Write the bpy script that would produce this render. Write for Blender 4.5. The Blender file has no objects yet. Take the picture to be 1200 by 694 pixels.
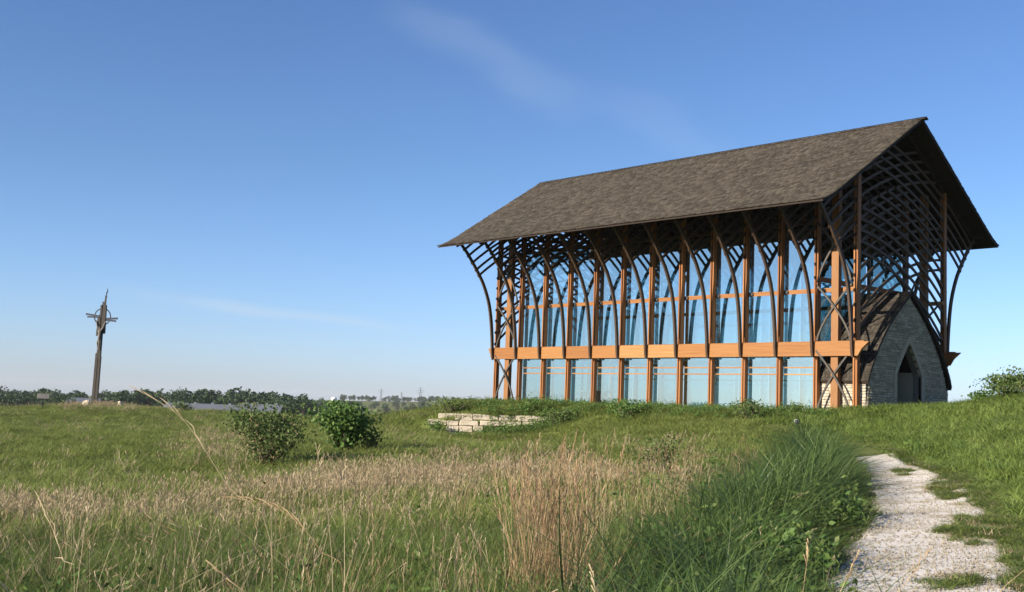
import bpy, bmesh, math, random
import numpy as np
from mathutils import Vector, Matrix

R_ = math.radians
scene = bpy.context.scene
COL = scene.collection

# ---------------------------------------------------------------- camera
CAM = np.array([51.55, -45.99, -0.18])
YAW, PITCH, ROLL, FPX = -0.830, 0.097, 0.037, 1350.0
_fw = np.array([math.sin(YAW) * math.cos(PITCH), math.cos(YAW) * math.cos(PITCH), math.sin(PITCH)])
_rt = np.array([math.cos(YAW), -math.sin(YAW), 0.0])
_up = np.cross(_rt, _fw)
_r2 = _rt * math.cos(ROLL) + _up * math.sin(ROLL)
_u2 = _up * math.cos(ROLL) - _rt * math.sin(ROLL)
cam_data = bpy.data.cameras.new('camera')
cam = bpy.data.objects.new('camera', cam_data)
COL.objects.link(cam)
cam.matrix_world = Matrix(((_r2[0], _u2[0], -_fw[0], CAM[0]), (_r2[1], _u2[1], -_fw[1], CAM[1]),
                           (_r2[2], _u2[2], -_fw[2], CAM[2]), (0, 0, 0, 1)))
cam_data.sensor_width = 36.0
cam_data.sensor_fit = 'HORIZONTAL'
cam_data.lens = 36.0 * FPX / 1200.0
cam_data.clip_start = 0.1
cam_data.clip_end = 20000
scene.camera = cam

# ---------------------------------------------------------------- light
SUN_AZ = math.atan2(-math.sin(R_(10)), -math.cos(R_(10)))      # compass bearing of the sun (x, y)
SUN_EL = R_(20.5)
world = bpy.data.worlds.new('World')
scene.world = world
world.use_nodes = True
wn, wl = world.node_tree.nodes, world.node_tree.links
wn.clear()
w_out = wn.new('ShaderNodeOutputWorld')
w_bg = wn.new('ShaderNodeBackground')
w_bg.inputs['Strength'].default_value = 0.061
sky = wn.new('ShaderNodeTexSky')
sky.sky_type = 'NISHITA'
sky.sun_disc = False
sky.sun_elevation = SUN_EL
sky.sun_rotation = SUN_AZ
sky.air_density = 1.0
sky.dust_density = 0.6
sky.ozone_density = 2.0
sky.altitude = 300
# thin cirrus: a few long soft streaks far up in the real sky dome
tc = wn.new('ShaderNodeTexCoord')


def sky_dir(px, py):
    v = _fw + _r2 * (px - 600) / FPX - _u2 * (py - 347) / FPX
    return Vector(v).normalized()


def cirrus(p0, p1, half, amount, seed):
    """soft streak along the great circle through two sky directions"""
    a, b = sky_dir(*p0), sky_dir(*p1)
    n = a.cross(b).normalized()
    mid = (a + b).normalized()
    hl = a.angle(b) / 2
    nz = wn.new('ShaderNodeTexNoise')
    nz.inputs['Scale'].default_value = 9.0
    nz.inputs['Detail'].default_value = 5.0
    mp = wn.new('ShaderNodeMapping')
    mp.inputs['Location'].default_value = (seed, seed * 2, 0); mp.inputs['Scale'].default_value = (1, 1, 2.2)
    wl.new(tc.outputs['Generated'], mp.inputs['Vector'])
    wl.new(mp.outputs['Vector'], nz.inputs['Vector'])
    d1 = wn.new('ShaderNodeVectorMath'); d1.operation = 'DOT_PRODUCT'
    wl.new(tc.outputs['Generated'], d1.inputs[0]); d1.inputs[1].default_value = n
    # wobble
    w1 = wn.new('ShaderNodeMath'); w1.operation = 'MULTIPLY_ADD'
    wl.new(nz.outputs['Fac'], w1.inputs[0]); w1.inputs[1].default_value = half * 1.6
    wl.new(d1.outputs['Value'], w1.inputs[2])
    w2 = wn.new('ShaderNodeMath'); w2.operation = 'SUBTRACT'
    wl.new(w1.outputs[0], w2.inputs[0]); w2.inputs[1].default_value = half * 0.8
    ab = wn.new('ShaderNodeMath'); ab.operation = 'ABSOLUTE'; wl.new(w2.outputs[0], ab.inputs[0])
    m1 = wn.new('ShaderNodeMapRange'); m1.interpolation_type = 'SMOOTHERSTEP'
    wl.new(ab.outputs[0], m1.inputs[0])
    for k, v in ((1, 0.0), (2, half), (3, 1.0), (4, 0.0)): m1.inputs[k].default_value = v
    d2 = wn.new('ShaderNodeVectorMath'); d2.operation = 'DOT_PRODUCT'
    wl.new(tc.outputs['Generated'], d2.inputs[0]); d2.inputs[1].default_value = mid
    m2 = wn.new('ShaderNodeMapRange'); m2.interpolation_type = 'SMOOTHERSTEP'
    wl.new(d2.outputs['Value'], m2.inputs[0])
    for k, v in ((1, math.cos(hl * 1.25)), (2, 1.0), (3, 0.0), (4, 1.0)): m2.inputs[k].default_value = v
    mu = wn.new('ShaderNodeMath'); mu.operation = 'MULTIPLY'
    wl.new(m1.outputs[0], mu.inputs[0]); wl.new(m2.outputs[0], mu.inputs[1])
    ms = wn.new('ShaderNodeMath'); ms.operation = 'MULTIPLY'
    wl.new(mu.outputs[0], ms.inputs[0]); ms.inputs[1].default_value = amount
    return ms.outputs[0]


# clear cool air: the dome is a little bluer than the standard atmosphere, evenly all round
sep = wn.new('ShaderNodeSeparateXYZ'); wl.new(tc.outputs['Generated'], sep.inputs[0])
tr_ = wn.new('ShaderNodeValToRGB'); wl.new(sep.outputs['Z'], tr_.inputs[0])
te = tr_.color_ramp.elements
te[0].position, te[0].color = 0.0, (.56, .66, 1.06, 1)
te[1].position, te[1].color = .5, (.40, .52, .76, 1)
for p_, c_ in ((.08, (.52, .64, .93, 1)), (.2, (.455, .58, .78, 1))):
    k_ = te.new(p_); k_.color = c_
tm = wn.new('ShaderNodeMix'); tm.data_type = 'RGBA'; tm.blend_type = 'MULTIPLY'; tm.inputs[0].default_value = 1
wl.new(sky.outputs['Color'], tm.inputs[6]); wl.new(tr_.outputs['Color'], tm.inputs[7])
ts = wn.new('ShaderNodeVectorMath'); ts.operation = 'SCALE'; ts.inputs['Scale'].default_value = 1.56
wl.new(tm.outputs[2], ts.inputs[0])
cur = ts.outputs[0]
for args in (((455, 5), (690, 122), .032, .11, 3.1), ((220, 352), (470, 384), .008, .30, 7.7),
             ((120, 340), (330, 368), .010, .12, 1.3), ((700, 105), (860, 200), .03, .07, 5.5)):
    fac = cirrus(*args)
    mx = wn.new('ShaderNodeMix'); mx.data_type = 'RGBA'
    wl.new(fac, mx.inputs[0]); wl.new(cur, mx.inputs[6])
    mx.inputs[7].default_value = (4.7, 5.6, 6.7, 1)
    cur = mx.outputs[2]
wl.new(cur, w_bg.inputs['Color'])
wl.new(w_bg.outputs['Background'], w_out.inputs['Surface'])

sun_data = bpy.data.lights.new('sun', 'SUN')
sun_data.energy = 5.0
sun_data.angle = R_(0.53)
sun_data.color = (1.0, 0.89, 0.74)
sun = bpy.data.objects.new('sun', sun_data)
COL.objects.link(sun)
to_sun = Vector((math.sin(SUN_AZ) * math.cos(SUN_EL), math.cos(SUN_AZ) * math.cos(SUN_EL), math.sin(SUN_EL)))
sun.rotation_euler = to_sun.to_track_quat('Z', 'Y').to_euler()
sun.location = (30, -60, 60)

scene.view_settings.view_transform = 'Standard'
scene.view_settings.look = 'None'
scene.view_settings.exposure = 1.10
scene.view_settings.gamma = 1.0
scene.render.engine = 'CYCLES'
scene.cycles.max_bounces = 10
scene.cycles.transparent_max_bounces = 24
scene.cycles.diffuse_bounces = 3
scene.cycles.use_denoising = True

rng = np.random.default_rng(7)
random.seed(7)


# ---------------------------------------------------------------- materials
def newmat(name):
    m = bpy.data.materials.new(name)
    m.use_nodes = True
    nt = m.node_tree
    b = nt.nodes['Principled BSDF']
    b.inputs['Specular IOR Level'].default_value = 0.3
    return m, nt, b


def ramp_node(nt, stops):
    r = nt.nodes.new('ShaderNodeValToRGB')
    e = r.color_ramp.elements
    e[0].position, e[0].color = stops[0][0], (*stops[0][1], 1)
    e[1].position, e[1].color = stops[-1][0], (*stops[-1][1], 1)
    for p, c in stops[1:-1]:
        k = e.new(p); k.color = (*c, 1)
    return r


def noise_mat(name, stops, scale=5.0, stretch=(1, 1, 1), detail=6, rough=.8, bump=0.0, bscale=None, bdist=.02, island=0.0, spec=.3, objrand=0.0, macro=0.0):
    m, nt, b = newmat(name)
    L = nt.links
    t = nt.nodes.new('ShaderNodeTexCoord')
    mp = nt.nodes.new('ShaderNodeMapping'); mp.inputs['Scale'].default_value = stretch
    L.new(t.outputs['Object'], mp.inputs['Vector'])
    vec = mp.outputs['Vector']
    nz = nt.nodes.new('ShaderNodeTexNoise')
    nz.inputs['Scale'].default_value = scale; nz.inputs['Detail'].default_value = detail
    nz.inputs['Roughness'].default_value = .62
    L.new(vec, nz.inputs['Vector'])
    fac = nz.outputs['Fac']
    if island:
        g = nt.nodes.new('ShaderNodeNewGeometry')
        mi = nt.nodes.new('ShaderNodeMix')
        mi.inputs[0].default_value = island
        L.new(fac, mi.inputs[2]); L.new(g.outputs['Random Per Island'], mi.inputs[3])
        fac = mi.outputs[0]
    if objrand:
        oi = nt.nodes.new('ShaderNodeObjectInfo')
        mi = nt.nodes.new('ShaderNodeMix'); mi.inputs[0].default_value = objrand
        L.new(fac, mi.inputs[2]); L.new(oi.outputs['Random'], mi.inputs[3])
        fac = mi.outputs[0]
    r = ramp_node(nt, stops)
    L.new(fac, r.inputs['Fac'])
    colour = r.outputs['Color']
    if macro:                           # weather streaks and stains over the whole surface
        n3 = nt.nodes.new('ShaderNodeTexNoise'); n3.inputs['Scale'].default_value = .55; n3.inputs['Detail'].default_value = 7; n3.inputs['Roughness'].default_value = .7
        m3 = nt.nodes.new('ShaderNodeMapping'); m3.inputs['Scale'].default_value = (2.2, .5, .5)
        L.new(t.outputs['Object'], m3.inputs['Vector']); L.new(m3.outputs['Vector'], n3.inputs['Vector'])
        r3 = ramp_node(nt, [(.35, (.62, .60, .58)), (.65, (1.25, 1.23, 1.18))]); L.new(n3.outputs['Fac'], r3.inputs['Fac'])
        mm3 = nt.nodes.new('ShaderNodeMix'); mm3.data_type = 'RGBA'; mm3.blend_type = 'MULTIPLY'; mm3.inputs[0].default_value = macro
        L.new(colour, mm3.inputs[6]); L.new(r3.outputs['Color'], mm3.inputs[7]); colour = mm3.outputs[2]
    L.new(colour, b.inputs['Base Color'])
    b.inputs['Roughness'].default_value = rough
    b.inputs['Specular IOR Level'].default_value = spec
    if bump:
        n2 = nt.nodes.new('ShaderNodeTexNoise'); n2.inputs['Scale'].default_value = bscale or scale * 4
        n2.inputs['Detail'].default_value = 5
        L.new(vec, n2.inputs['Vector'])
        bp = nt.nodes.new('ShaderNodeBump'); bp.inputs['Strength'].default_value = bump; bp.inputs['Distance'].default_value = bdist
        L.new(n2.outputs['Fac'], bp.inputs['Height']); L.new(bp.outputs['Normal'], b.inputs['Normal'])
    return m


def leaf_mat(name, c0, c1, c2, trans=.35, rough=.6, var=.5, spec=.25):
    """foliage: colour varies per instance, per island (blade, leaf) and along a soft noise"""
    m, nt, b = newmat(name)
    L = nt.links
    oi = nt.nodes.new('ShaderNodeObjectInfo')
    g = nt.nodes.new('ShaderNodeNewGeometry')
    mi = nt.nodes.new('ShaderNodeMix'); mi.inputs[0].default_value = var
    L.new(oi.outputs['Random'], mi.inputs[2]); L.new(g.outputs['Random Per Island'], mi.inputs[3])
    r = ramp_node(nt, [(.12, c0), (.5, c1), (.88, c2)])
    L.new(mi.outputs[0], r.inputs['Fac'])
    L.new(r.outputs['Color'], b.inputs['Base Color'])
    b.inputs['Roughness'].default_value = rough
    b.inputs['Specular IOR Level'].default_value = spec
    tr = nt.nodes.new('ShaderNodeBsdfTranslucent')
    L.new(r.outputs['Color'], tr.inputs['Color'])
    mx = nt.nodes.new('ShaderNodeMixShader'); mx.inputs[0].default_value = trans
    out = nt.nodes['Material Output']
    L.new(b.outputs[0], mx.inputs[1]); L.new(tr.outputs[0], mx.inputs[2]); L.new(mx.outputs[0], out.inputs['Surface'])
    return m


GRAIN_V = (14, 14, 1.2)
GRAIN_X = (1.2, 14, 14)
M = {}
M['post'] = noise_mat('cedar_post', [(.2, (.14, .050, .013)), (.5, (.225, .085, .021)), (.8, (.31, .135, .040))], 1.2, (8, 8, .6), detail=8, rough=.6, bump=.2, objrand=.35)
M['wide'] = noise_mat('fir_column', [(.25, (0.165, 0.071, 0.023)), (.5, (0.206, 0.094, 0.031)), (.75, (0.238, 0.119, 0.043))], 3, GRAIN_V, rough=.6, bump=.12)
M['beam'] = noise_mat('fir_beam', [(.2, (0.176, 0.066, 0.016)), (.42, (0.242, 0.104, 0.026)), (.6, (0.273, 0.128, 0.037)), (.85, (0.352, 0.194, 0.075))], 1.1, (.5, 6, 9), detail=8, rough=.55, bump=.25, island=0, objrand=.4)
M['rib'] = noise_mat('stained_rib', [(.25, (0.034, 0.019, 0.011)), (.5, (0.053, 0.031, 0.018)), (.75, (0.074, 0.046, 0.027))], 6, (3, 3, 3), rough=.65, bump=.1)
M['brace'] = noise_mat('weathered_brace', [(.25, (0.034, 0.029, 0.024)), (.5, (0.053, 0.046, 0.038)), (.75, (0.082, 0.070, 0.058))], 6, (3, 3, 3), rough=.6)
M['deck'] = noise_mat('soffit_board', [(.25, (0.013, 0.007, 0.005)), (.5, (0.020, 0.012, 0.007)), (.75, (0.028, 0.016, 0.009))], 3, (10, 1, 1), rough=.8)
M['shingle'] = noise_mat('cedar_shingle', [(.1, (0.023, 0.018, 0.014)), (.4, (0.038, 0.031, 0.023)), (.65, (0.048, 0.041, 0.031)), (.9, (0.066, 0.057, 0.044))], 7, (1, 1, 1), rough=.9, island=.7, macro=.45, bump=.5, bscale=30)
M['slate'] = noise_mat('split_limestone', [(.1, (.21, .175, .125)), (.45, (.32, .275, .20)), (.9, (.45, .395, .295))], 4, rough=.9, island=.6, bump=.5, bscale=25)
M['mortar'] = noise_mat('stone_core', [(.3, (0.115, 0.106, 0.086)), (.7, (0.158, 0.144, 0.120))], 9, rough=.95)
M['lime'] = noise_mat('limestone_block', [(.2, (0.306, 0.255, 0.187)), (.5, (0.442, 0.387, 0.293)), (.8, (0.527, 0.476, 0.383))], 3.2, rough=.92, bump=.7, bscale=12, bdist=.05)
M['metal'] = noise_mat('dark_steel', [(.3, (0.024, 0.024, 0.026)), (.7, (0.048, 0.046, 0.045))], 6, rough=.5)
M['bronze'] = noise_mat('weathered_bronze', [(.25, (0.014, 0.011, 0.008)), (.5, (0.025, 0.020, 0.014)), (.75, (0.038, 0.030, 0.021))], 2.5, (4, 4, .6), rough=.6, bump=.3)
M['bluesteel'] = noise_mat('blue_black_steel', [(.3, (0.016, 0.021, 0.036)), (.7, (0.036, 0.044, 0.068))], 3, rough=.45)
M['pale'] = noise_mat('pale_corpus_metal', [(.3, (0.106, 0.091, 0.077)), (.7, (0.173, 0.154, 0.130))], 4, rough=.6)
M['floor'] = noise_mat('stone_floor', [(.3, (.22, .2, .17)), (.7, (.33, .3, .26))], 4, rough=.7)
M['white'] = noise_mat('white_paint', [(.3, (0.578, 0.578, 0.561)), (.7, (0.663, 0.663, 0.646))], 5, rough=.6)
M['roofmetal'] = noise_mat('grey_metal_roof', [(.3, (0.105, 0.115, 0.130)), (.7, (0.133, 0.143, 0.158))], .3, (1, 6, 1), rough=.5)
M['shedwall'] = noise_mat('tan_siding', [(.3, (0.168, 0.144, 0.114)), (.7, (0.228, 0.198, 0.162))], 1, rough=.9)
M['bark'] = noise_mat('bark', [(.3, (.06, .045, .032)), (.7, (.13, .10, .075))], 8, (2, 2, .5), rough=.95, bump=.5)
M['lens'] = noise_mat('lamp_lens', [(.3, (.7, .7, .68)), (.7, (.8, .8, .78))], 5, rough=.3)
M['signface'] = noise_mat('sign_face', [(.3, (.16, .15, .13)), (.7, (.26, .24, .2))], 4, rough=.6)

# glass: thin clear pane that mirrors more at grazing angles
m = bpy.data.materials.new('window_glass'); m.use_nodes = True
nt = m.node_tree; nt.nodes.clear(); L = nt.links
go = nt.nodes.new('ShaderNodeOutputMaterial')
gt = nt.nodes.new('ShaderNodeBsdfTransparent'); gt.inputs['Color'].default_value = (.60, .75, .77, 1)
gg = nt.nodes.new('ShaderNodeBsdfGlossy'); gg.inputs['Roughness'].default_value = .015; gg.inputs['Color'].default_value = (.82, .95, .98, 1)
gn = nt.nodes.new('ShaderNodeTexNoise'); gn.inputs['Scale'].default_value = .55; gn.inputs['Detail'].default_value = 1
gc = nt.nodes.new('ShaderNodeTexCoord'); L.new(gc.outputs['Object'], gn.inputs['Vector'])
gb = nt.nodes.new('ShaderNodeBump'); gb.inputs['Strength'].default_value = .003; gb.inputs['Distance'].default_value = .05
L.new(gn.outputs['Fac'], gb.inputs['Height']); L.new(gb.outputs['Normal'], gg.inputs['Normal'])
lw = nt.nodes.new('ShaderNodeLayerWeight'); lw.inputs['Blend'].default_value = .5
ga = nt.nodes.new('ShaderNodeMath'); ga.operation = 'POWER'; ga.inputs[1].default_value = 2.5
L.new(lw.outputs['Facing'], ga.inputs[0])
gm = nt.nodes.new('ShaderNodeMath'); gm.operation = 'MULTIPLY_ADD'; gm.inputs[1].default_value = .7; gm.inputs[2].default_value = .31
L.new(ga.outputs[0], gm.inputs[0])
gx = nt.nodes.new('ShaderNodeMixShader'); L.new(gm.outputs[0], gx.inputs[0])
L.new(gt.outputs[0], gx.inputs[1]); L.new(gg.outputs[0], gx.inputs[2]); L.new(gx.outputs[0], go.inputs['Surface'])
M['glass'] = m


# ---------------------------------------------------------------- mesh helpers
class MB:
    def __init__(self):
        self.v, self.f = [], []

    def add(self, verts, faces):
        o = len(self.v)
        self.v += [tuple(p) for p in verts]
        self.f += [tuple(i + o for i in q) for q in faces]
        return self

    def box(self, c, s, rot=None, taper=1.0):
        x, y, z = s[0] / 2, s[1] / 2, s[2] / 2
        P = [Vector(p) for p in ((-x, -y, -z), (x, -y, -z), (x, y, -z), (-x, y, -z),
                                 (-x * taper, -y * taper, z), (x * taper, -y * taper, z), (x * taper, y * taper, z), (-x * taper, y * taper, z))]
        if rot is not None: P = [rot @ p for p in P]
        c = Vector(c)
        return self.add([p + c for p in P], [(0, 3, 2, 1), (4, 5, 6, 7), (0, 1, 5, 4), (1, 2, 6, 5), (2, 3, 7, 6), (3, 0, 4, 7)])

    def hexa(self, P):
        return self.add(P, [(0, 3, 2, 1), (4, 5, 6, 7), (0, 1, 5, 4), (1, 2, 6, 5), (2, 3, 7, 6), (3, 0, 4, 7)])

    def sweep_yz(self, pts, x, th, dep):
        """rectangular bar along a (y, z) path in the plane x: th across the plane, dep within it (scalar or per point)"""
        n = len(pts); V = []; F = []
        for i, (y, z) in enumerate(pts):
            a = pts[max(0, i - 1)]; b = pts[min(n - 1, i + 1)]
            ty, tz = b[0] - a[0], b[1] - a[1]; l = math.hypot(ty, tz) or 1
            ny, nz = -tz / l, ty / l
            d = (dep[i] if hasattr(dep, '__len__') else dep) / 2
            V += [(x - th / 2, y + ny * d, z + nz * d), (x + th / 2, y + ny * d, z + nz * d),
                  (x + th / 2, y - ny * d, z - nz * d), (x - th / 2, y - ny * d, z - nz * d)]
        for i in range(n - 1):
            o = 4 * i
            for k in range(4):
                F.append((o + k, o + (k + 1) % 4, o + 4 + (k + 1) % 4, o + 4 + k))
        F += [(3, 2, 1, 0), (4 * n - 4, 4 * n - 3, 4 * n - 2, 4 * n - 1)]
        return self.add(V, F)

    def tube(self, pts, rad, k=6):
        n = len(pts); V = []; F = []
        P = [Vector(p) for p in pts]
        for i in range(n):
            t = (P[min(n - 1, i + 1)] - P[max(0, i - 1)]).normalized()
            a = t.cross(Vector((0, 0, 1)))
            if a.length < .05: a = t.cross(Vector((1, 0, 0)))
            a.normalize(); b = t.cross(a)
            r = rad[i] if hasattr(rad, '__len__') else rad
            for j in range(k):
                an = 2 * math.pi * j / k
                V.append(P[i] + (a * math.cos(an) + b * math.sin(an)) * r)
        for i in range(n - 1):
            for j in range(k):
                F.append((i * k + j, i * k + (j + 1) % k, (i + 1) * k + (j + 1) % k, (i + 1) * k + j))
        F += [tuple(range(k)), tuple(range((n - 1) * k, n * k))]
        return self.add(V, F)

    def prism(self, poly, a, b, axis=0):
        """extrude a 2-D outline from a to b along an axis (0: outline is y,z; 1: outline is x,z)"""
        n = len(poly)
        def P(u, w, t): return (t, u, w) if axis == 0 else (u, t, w)
        V = [P(u, w, a) for u, w in poly] + [P(u, w, b) for u, w in poly]
        F = [tuple(range(n - 1, -1, -1)), tuple(range(n, 2 * n))] + [(i, (i + 1) % n, n + (i + 1) % n, n + i) for i in range(n)]
        return self.add(V, F)

    def mesh(self, name, mat, smooth=False):
        me = bpy.data.meshes.new(name)
        me.from_pydata(self.v, [], self.f)
        bm = bmesh.new(); bm.from_mesh(me)
        bmesh.ops.recalc_face_normals(bm, faces=bm.faces)
        bm.to_mesh(me); bm.free()
        if mat is not None: me.materials.append(mat)
        if smooth: me.polygons.foreach_set('use_smooth', [True] * len(me.polygons))
        return me

    def build(self, name, mat, parent=None, loc=(0, 0, 0), smooth=False):
        return put(name, self.mesh(name, mat, smooth), parent, loc)


def put(name, me, parent=None, loc=(0, 0, 0), rz=0.0):
    o = bpy.data.objects.new(name, me)
    COL.objects.link(o)
    o.location = loc
    o.rotation_euler.z = rz
    if parent is not None: o.parent = parent
    return o


def empty(name, loc=(0, 0, 0), rz=0.0):
    return put(name, None, None, loc, rz)


def tag(o, label=None, cat=None, group=None, kind=None):
    for k, v in (('label', label), ('category', cat), ('group', group), ('kind', kind)):
        if v: o[k] = v
    return o


def np_mesh(name, V, F, mats, mat_idx=None, smooth=False):
    """V (n,3), F (m,k) arrays with the same k"""
    me = bpy.data.meshes.new(name)
    k = F.shape[1]
    me.vertices.add(len(V)); me.vertices.foreach_set('co', np.asarray(V, np.float32).ravel())
    me.loops.add(F.size); me.loops.foreach_set('vertex_index', F.astype(np.int32).ravel())
    me.polygons.add(len(F))
    me.polygons.foreach_set('loop_start', np.arange(0, F.size, k, dtype=np.int32))
    me.polygons.foreach_set('loop_total', np.full(len(F), k, np.int32))
    for mt in mats: me.materials.append(mt)
    if mat_idx is not None: me.polygons.foreach_set('material_index', mat_idx.astype(np.int32))
    if smooth: me.polygons.foreach_set('use_smooth', np.ones(len(F), bool))
    me.update(calc_edges=True)
    return me


# ---------------------------------------------------------------- terrain
F2 = np.array([math.sin(YAW), math.cos(YAW)]); R2 = np.array([math.cos(YAW), -math.sin(YAW)])


def hor(px): return 479.1 + .037 * (px - 600)


def bearing(px, d):              # sideways step per metre ahead for column px (the camera is pitched and rolled a little)
    yd = .097 + 1.5 / np.maximum(d, 5)
    return ((np.asarray(px) - 600) / FPX + ROLL * yd) / (.9953 + PITCH * yd)


def ground_from(px, d):          # plan position of a point d metres ahead on the bearing of column px
    u = bearing(px, d) * d
    return CAM[0] + F2[0] * d + R2[0] * u, CAM[1] + F2[1] * d + R2[1] * u


def ad(x, y):                    # plan position -> bearing (deg) and range ahead
    dx, dy = np.asarray(x) - CAM[0], np.asarray(y) - CAM[1]
    d = dx * F2[0] + dy * F2[1]; u = dx * R2[0] + dy * R2[1]
    return np.degrees(np.arctan2(u, d)), np.hypot(u, d), u, d


CTRL = [  # bearing column, range, ground height relative to the eye
    (1090, 11, -1.6), (1090, 6, -1.62), (1050, 17.5, -1.42), (1022, 31, -1.10), (985, 38, -.80),
    (600, 1.5, -1.62), (100, 4, -1.72), (900, 5, -1.62), (300, 8, -1.75), (600, 9, -1.7), (1200, 5, -1.6),
    (1200, 11, -1.55), (1200, 16, -1.30), (1200, 21, -1.05), (1200, 27, -.58), (1200, 35, .25), (1200, 42, 1.08), (1200, 48, 1.25), (1200, 60, .6), (1200, 90, -1.5),
    (1113, 46, .62), (1113, 38, -.22), (1113, 30, -.85), (1113, 22, -1.22), (1160, 42, .75), (1160, 48, .9), (1160, 33, -.18),
    (1050, 50, .36), (1050, 44, -.05), (1050, 38, -.55), (960, 53, .1), (960, 48, -.15), (960, 44, -.5), (1000, 54, .2),
    (580, 69, -.12), (580, 65, -.15), (580, 61.5, -.5), (580, 58, -1.45), (540, 57, -1.6), (640, 57, -1.35), (640, 62, -.3), (760, 60, 0), (760, 55, -.35), (700, 48, -1.2),
    (850, 56, .05), (850, 50, -.35), (850, 40, -1.05), (700, 70, .1), (850, 70, .15), (1100, 62, .35), (1000, 75, .1), (760, 80, 0.), (760, 95, -1.5),
    (600, 20, -1.85), (600, 30, -1.8), (600, 45, -1.6), (750, 30, -1.55), (850, 20, -1.55), (850, 30, -1.35), (750, 15, -1.65),
    (400, 15, -1.95), (400, 22, -2.0), (400, 30, -1.9), (400, 40, -1.66), (315, 33, -1.95), (300, 45, -1.75), (450, 50, -1.5), (450, 66, -1.2), (520, 68, -.35), (520, 63, -.95), (520, 74, -.3),
    (0, 13, -2.0), (0, 20, -2.1), (0, 35, -2.2), (0, 50, -2.05), (0, 75, -1.9), (0, 100, -1.75), (110, 100, -1.12), (110, 88, -1.35), (200, 100, -1.3), (300, 100, -1.4), (420, 95, -1.7),
    (200, 60, -1.85), (200, 30, -2.15), (150, 18, -2.05), (520, 90, -1.3), (200, 75, -1.8), (50, 112, -1.9), (200, 112, -1.8),
    (-400, 30, -2.3), (-400, 80, -1.7), (-1500, 30, -2.2), (-1500, 80, -2.2), (1700, 20, -.9), (1700, 40, .7), (3000, 30, .2), (3000, 80, .8), (1700, 60, .9),
    (0, 150, -4.5), (300, 150, -4.2), (600, 150, -4.5), (900, 150, -4.5), (1200, 150, -5), (-600, 150, -4.5), (1800, 150, -3),
    (0, 320, -12.5), (300, 320, -12), (600, 320, -12), (1200, 320, -12), (-1000, 320, -12), (2000, 320, -11),
    (0, 900, -14), (300, 900, -13), (600, 900, -13), (1200, 900, -13), (-1000, 900, -14), (2000, 900, -14),
    (100, 2400, -12), (420, 1500, -10), (430, 2400, 4), (520, 2400, 7), (600, 2400, 7), (1200, 2400, 5), (-1000, 2400, -5), (2000, 2400, 0), (330, 2400, -1),
    (100, 6000, -15), (600, 6000, -12), (1200, 6000, -12), (-1000, 6000, -15), (2000, 6000, -14),
]


def feat(a, d):
    return np.stack([np.clip(np.asarray(a, float), -62, 62) / 6.5, 4.2 * np.log(np.maximum(np.asarray(d, float), 2.0))], -1)


_ca, _cd, _ch = [], [], []
for px_, d_, h_ in CTRL:
    a_ = math.degrees(math.atan(float(bearing(px_, d_))))
    _ca.append(a_); _cd.append(d_ / math.cos(math.radians(a_))); _ch.append(h_)
_CF = feat(_ca, _cd)


def _phi(r): return np.sqrt(r * r + .12)


_A = _phi(np.linalg.norm(_CF[:, None] - _CF[None], axis=-1)) + np.eye(len(_CF)) * -.004
_n = len(_CF)
_S = np.zeros((_n + 1, _n + 1)); _S[:_n, :_n] = _A; _S[:_n, _n] = 1; _S[_n, :_n] = 1
_W = np.linalg.solve(_S, np.append(np.array(_ch), 0))


def H(x, y):
    """ground height in the world"""
    x = np.asarray(x, float); y = np.asarray(y, float)
    a, r, u, d = ad(x, y)
    sh = a.shape
    Q = feat(a.ravel(), r.ravel())
    out = np.empty(len(Q))
    for i in range(0, len(Q), 20000):
        q = Q[i:i + 20000]
        out[i:i + 20000] = _phi(np.linalg.norm(q[:, None] - _CF[None], axis=-1)) @ _W[:_n] + _W[_n]
    near = np.clip((np.abs(a.ravel()) - 75) / 40, 0, 1)          # behind the camera the ground evens out
    rr = r.ravel()
    base = np.where(rr < 100, -1.7, -1.7 - (rr - 100) * .012); base = np.maximum(base, -14)
    near = np.maximum(near, np.clip((4 - rr) / 3, 0, 1) * .9)
    near = near * near * (3 - 2 * near)
    out = out * (1 - near) + base * near
    out = out.reshape(sh) + CAM[2]
    # terrace step held by the block wall
    pxx = 600 + FPX * (np.tan(np.radians(np.clip(a, -60, 60))) * 1.006 - .005)
    sm = lambda t: np.clip(t, 0, 1) ** 2 * (3 - 2 * np.clip(t, 0, 1))
    win = sm((pxx - 485) / 30) * sm((690 - pxx) / 70)
    low = sm((62.15 - d) / .45) * sm((d - 53.5) / 7)
    high = sm((d - 61.7) / .45) * sm((70 - d) / 7)
    tl = np.interp(pxx, [500, 540, 600, 650], [-1.62, -1.66, -1.45, -1.1]) + CAM[2]
    th_ = np.interp(pxx, [500, 580, 650], [-.62, -.50, -.42]) + CAM[2]
    out = out * (1 - win * low) + np.minimum(tl, out) * win * low
    wh = win * high
    out = out * (1 - wh) + np.maximum(th_, out) * wh
    # small undulation
    out = out + .05 * np.sin(x * .9 + 1.3) * np.cos(y * .8) * np.clip(r / 10, 0, 1) * np.clip(2 - r / 60, 0, 1)
    # level pad under the building
    ex = np.maximum(np.maximum(-1.2 - x, x - 25.0), 0); ey = np.maximum(np.maximum(-1.0 - y, y - 9.5), 0)
    w = np.clip(1 - np.hypot(ex, ey) / 3.0, 0, 1); w = w * w * (3 - 2 * w)
    pad = np.where(x > 23.6, .05 + .55 * np.clip((x - 23.6) / 3.0, 0, 1), .05)
    out = out * (1 - w * .85) + np.minimum(pad, out + .5) * w * .85
    return out


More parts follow.
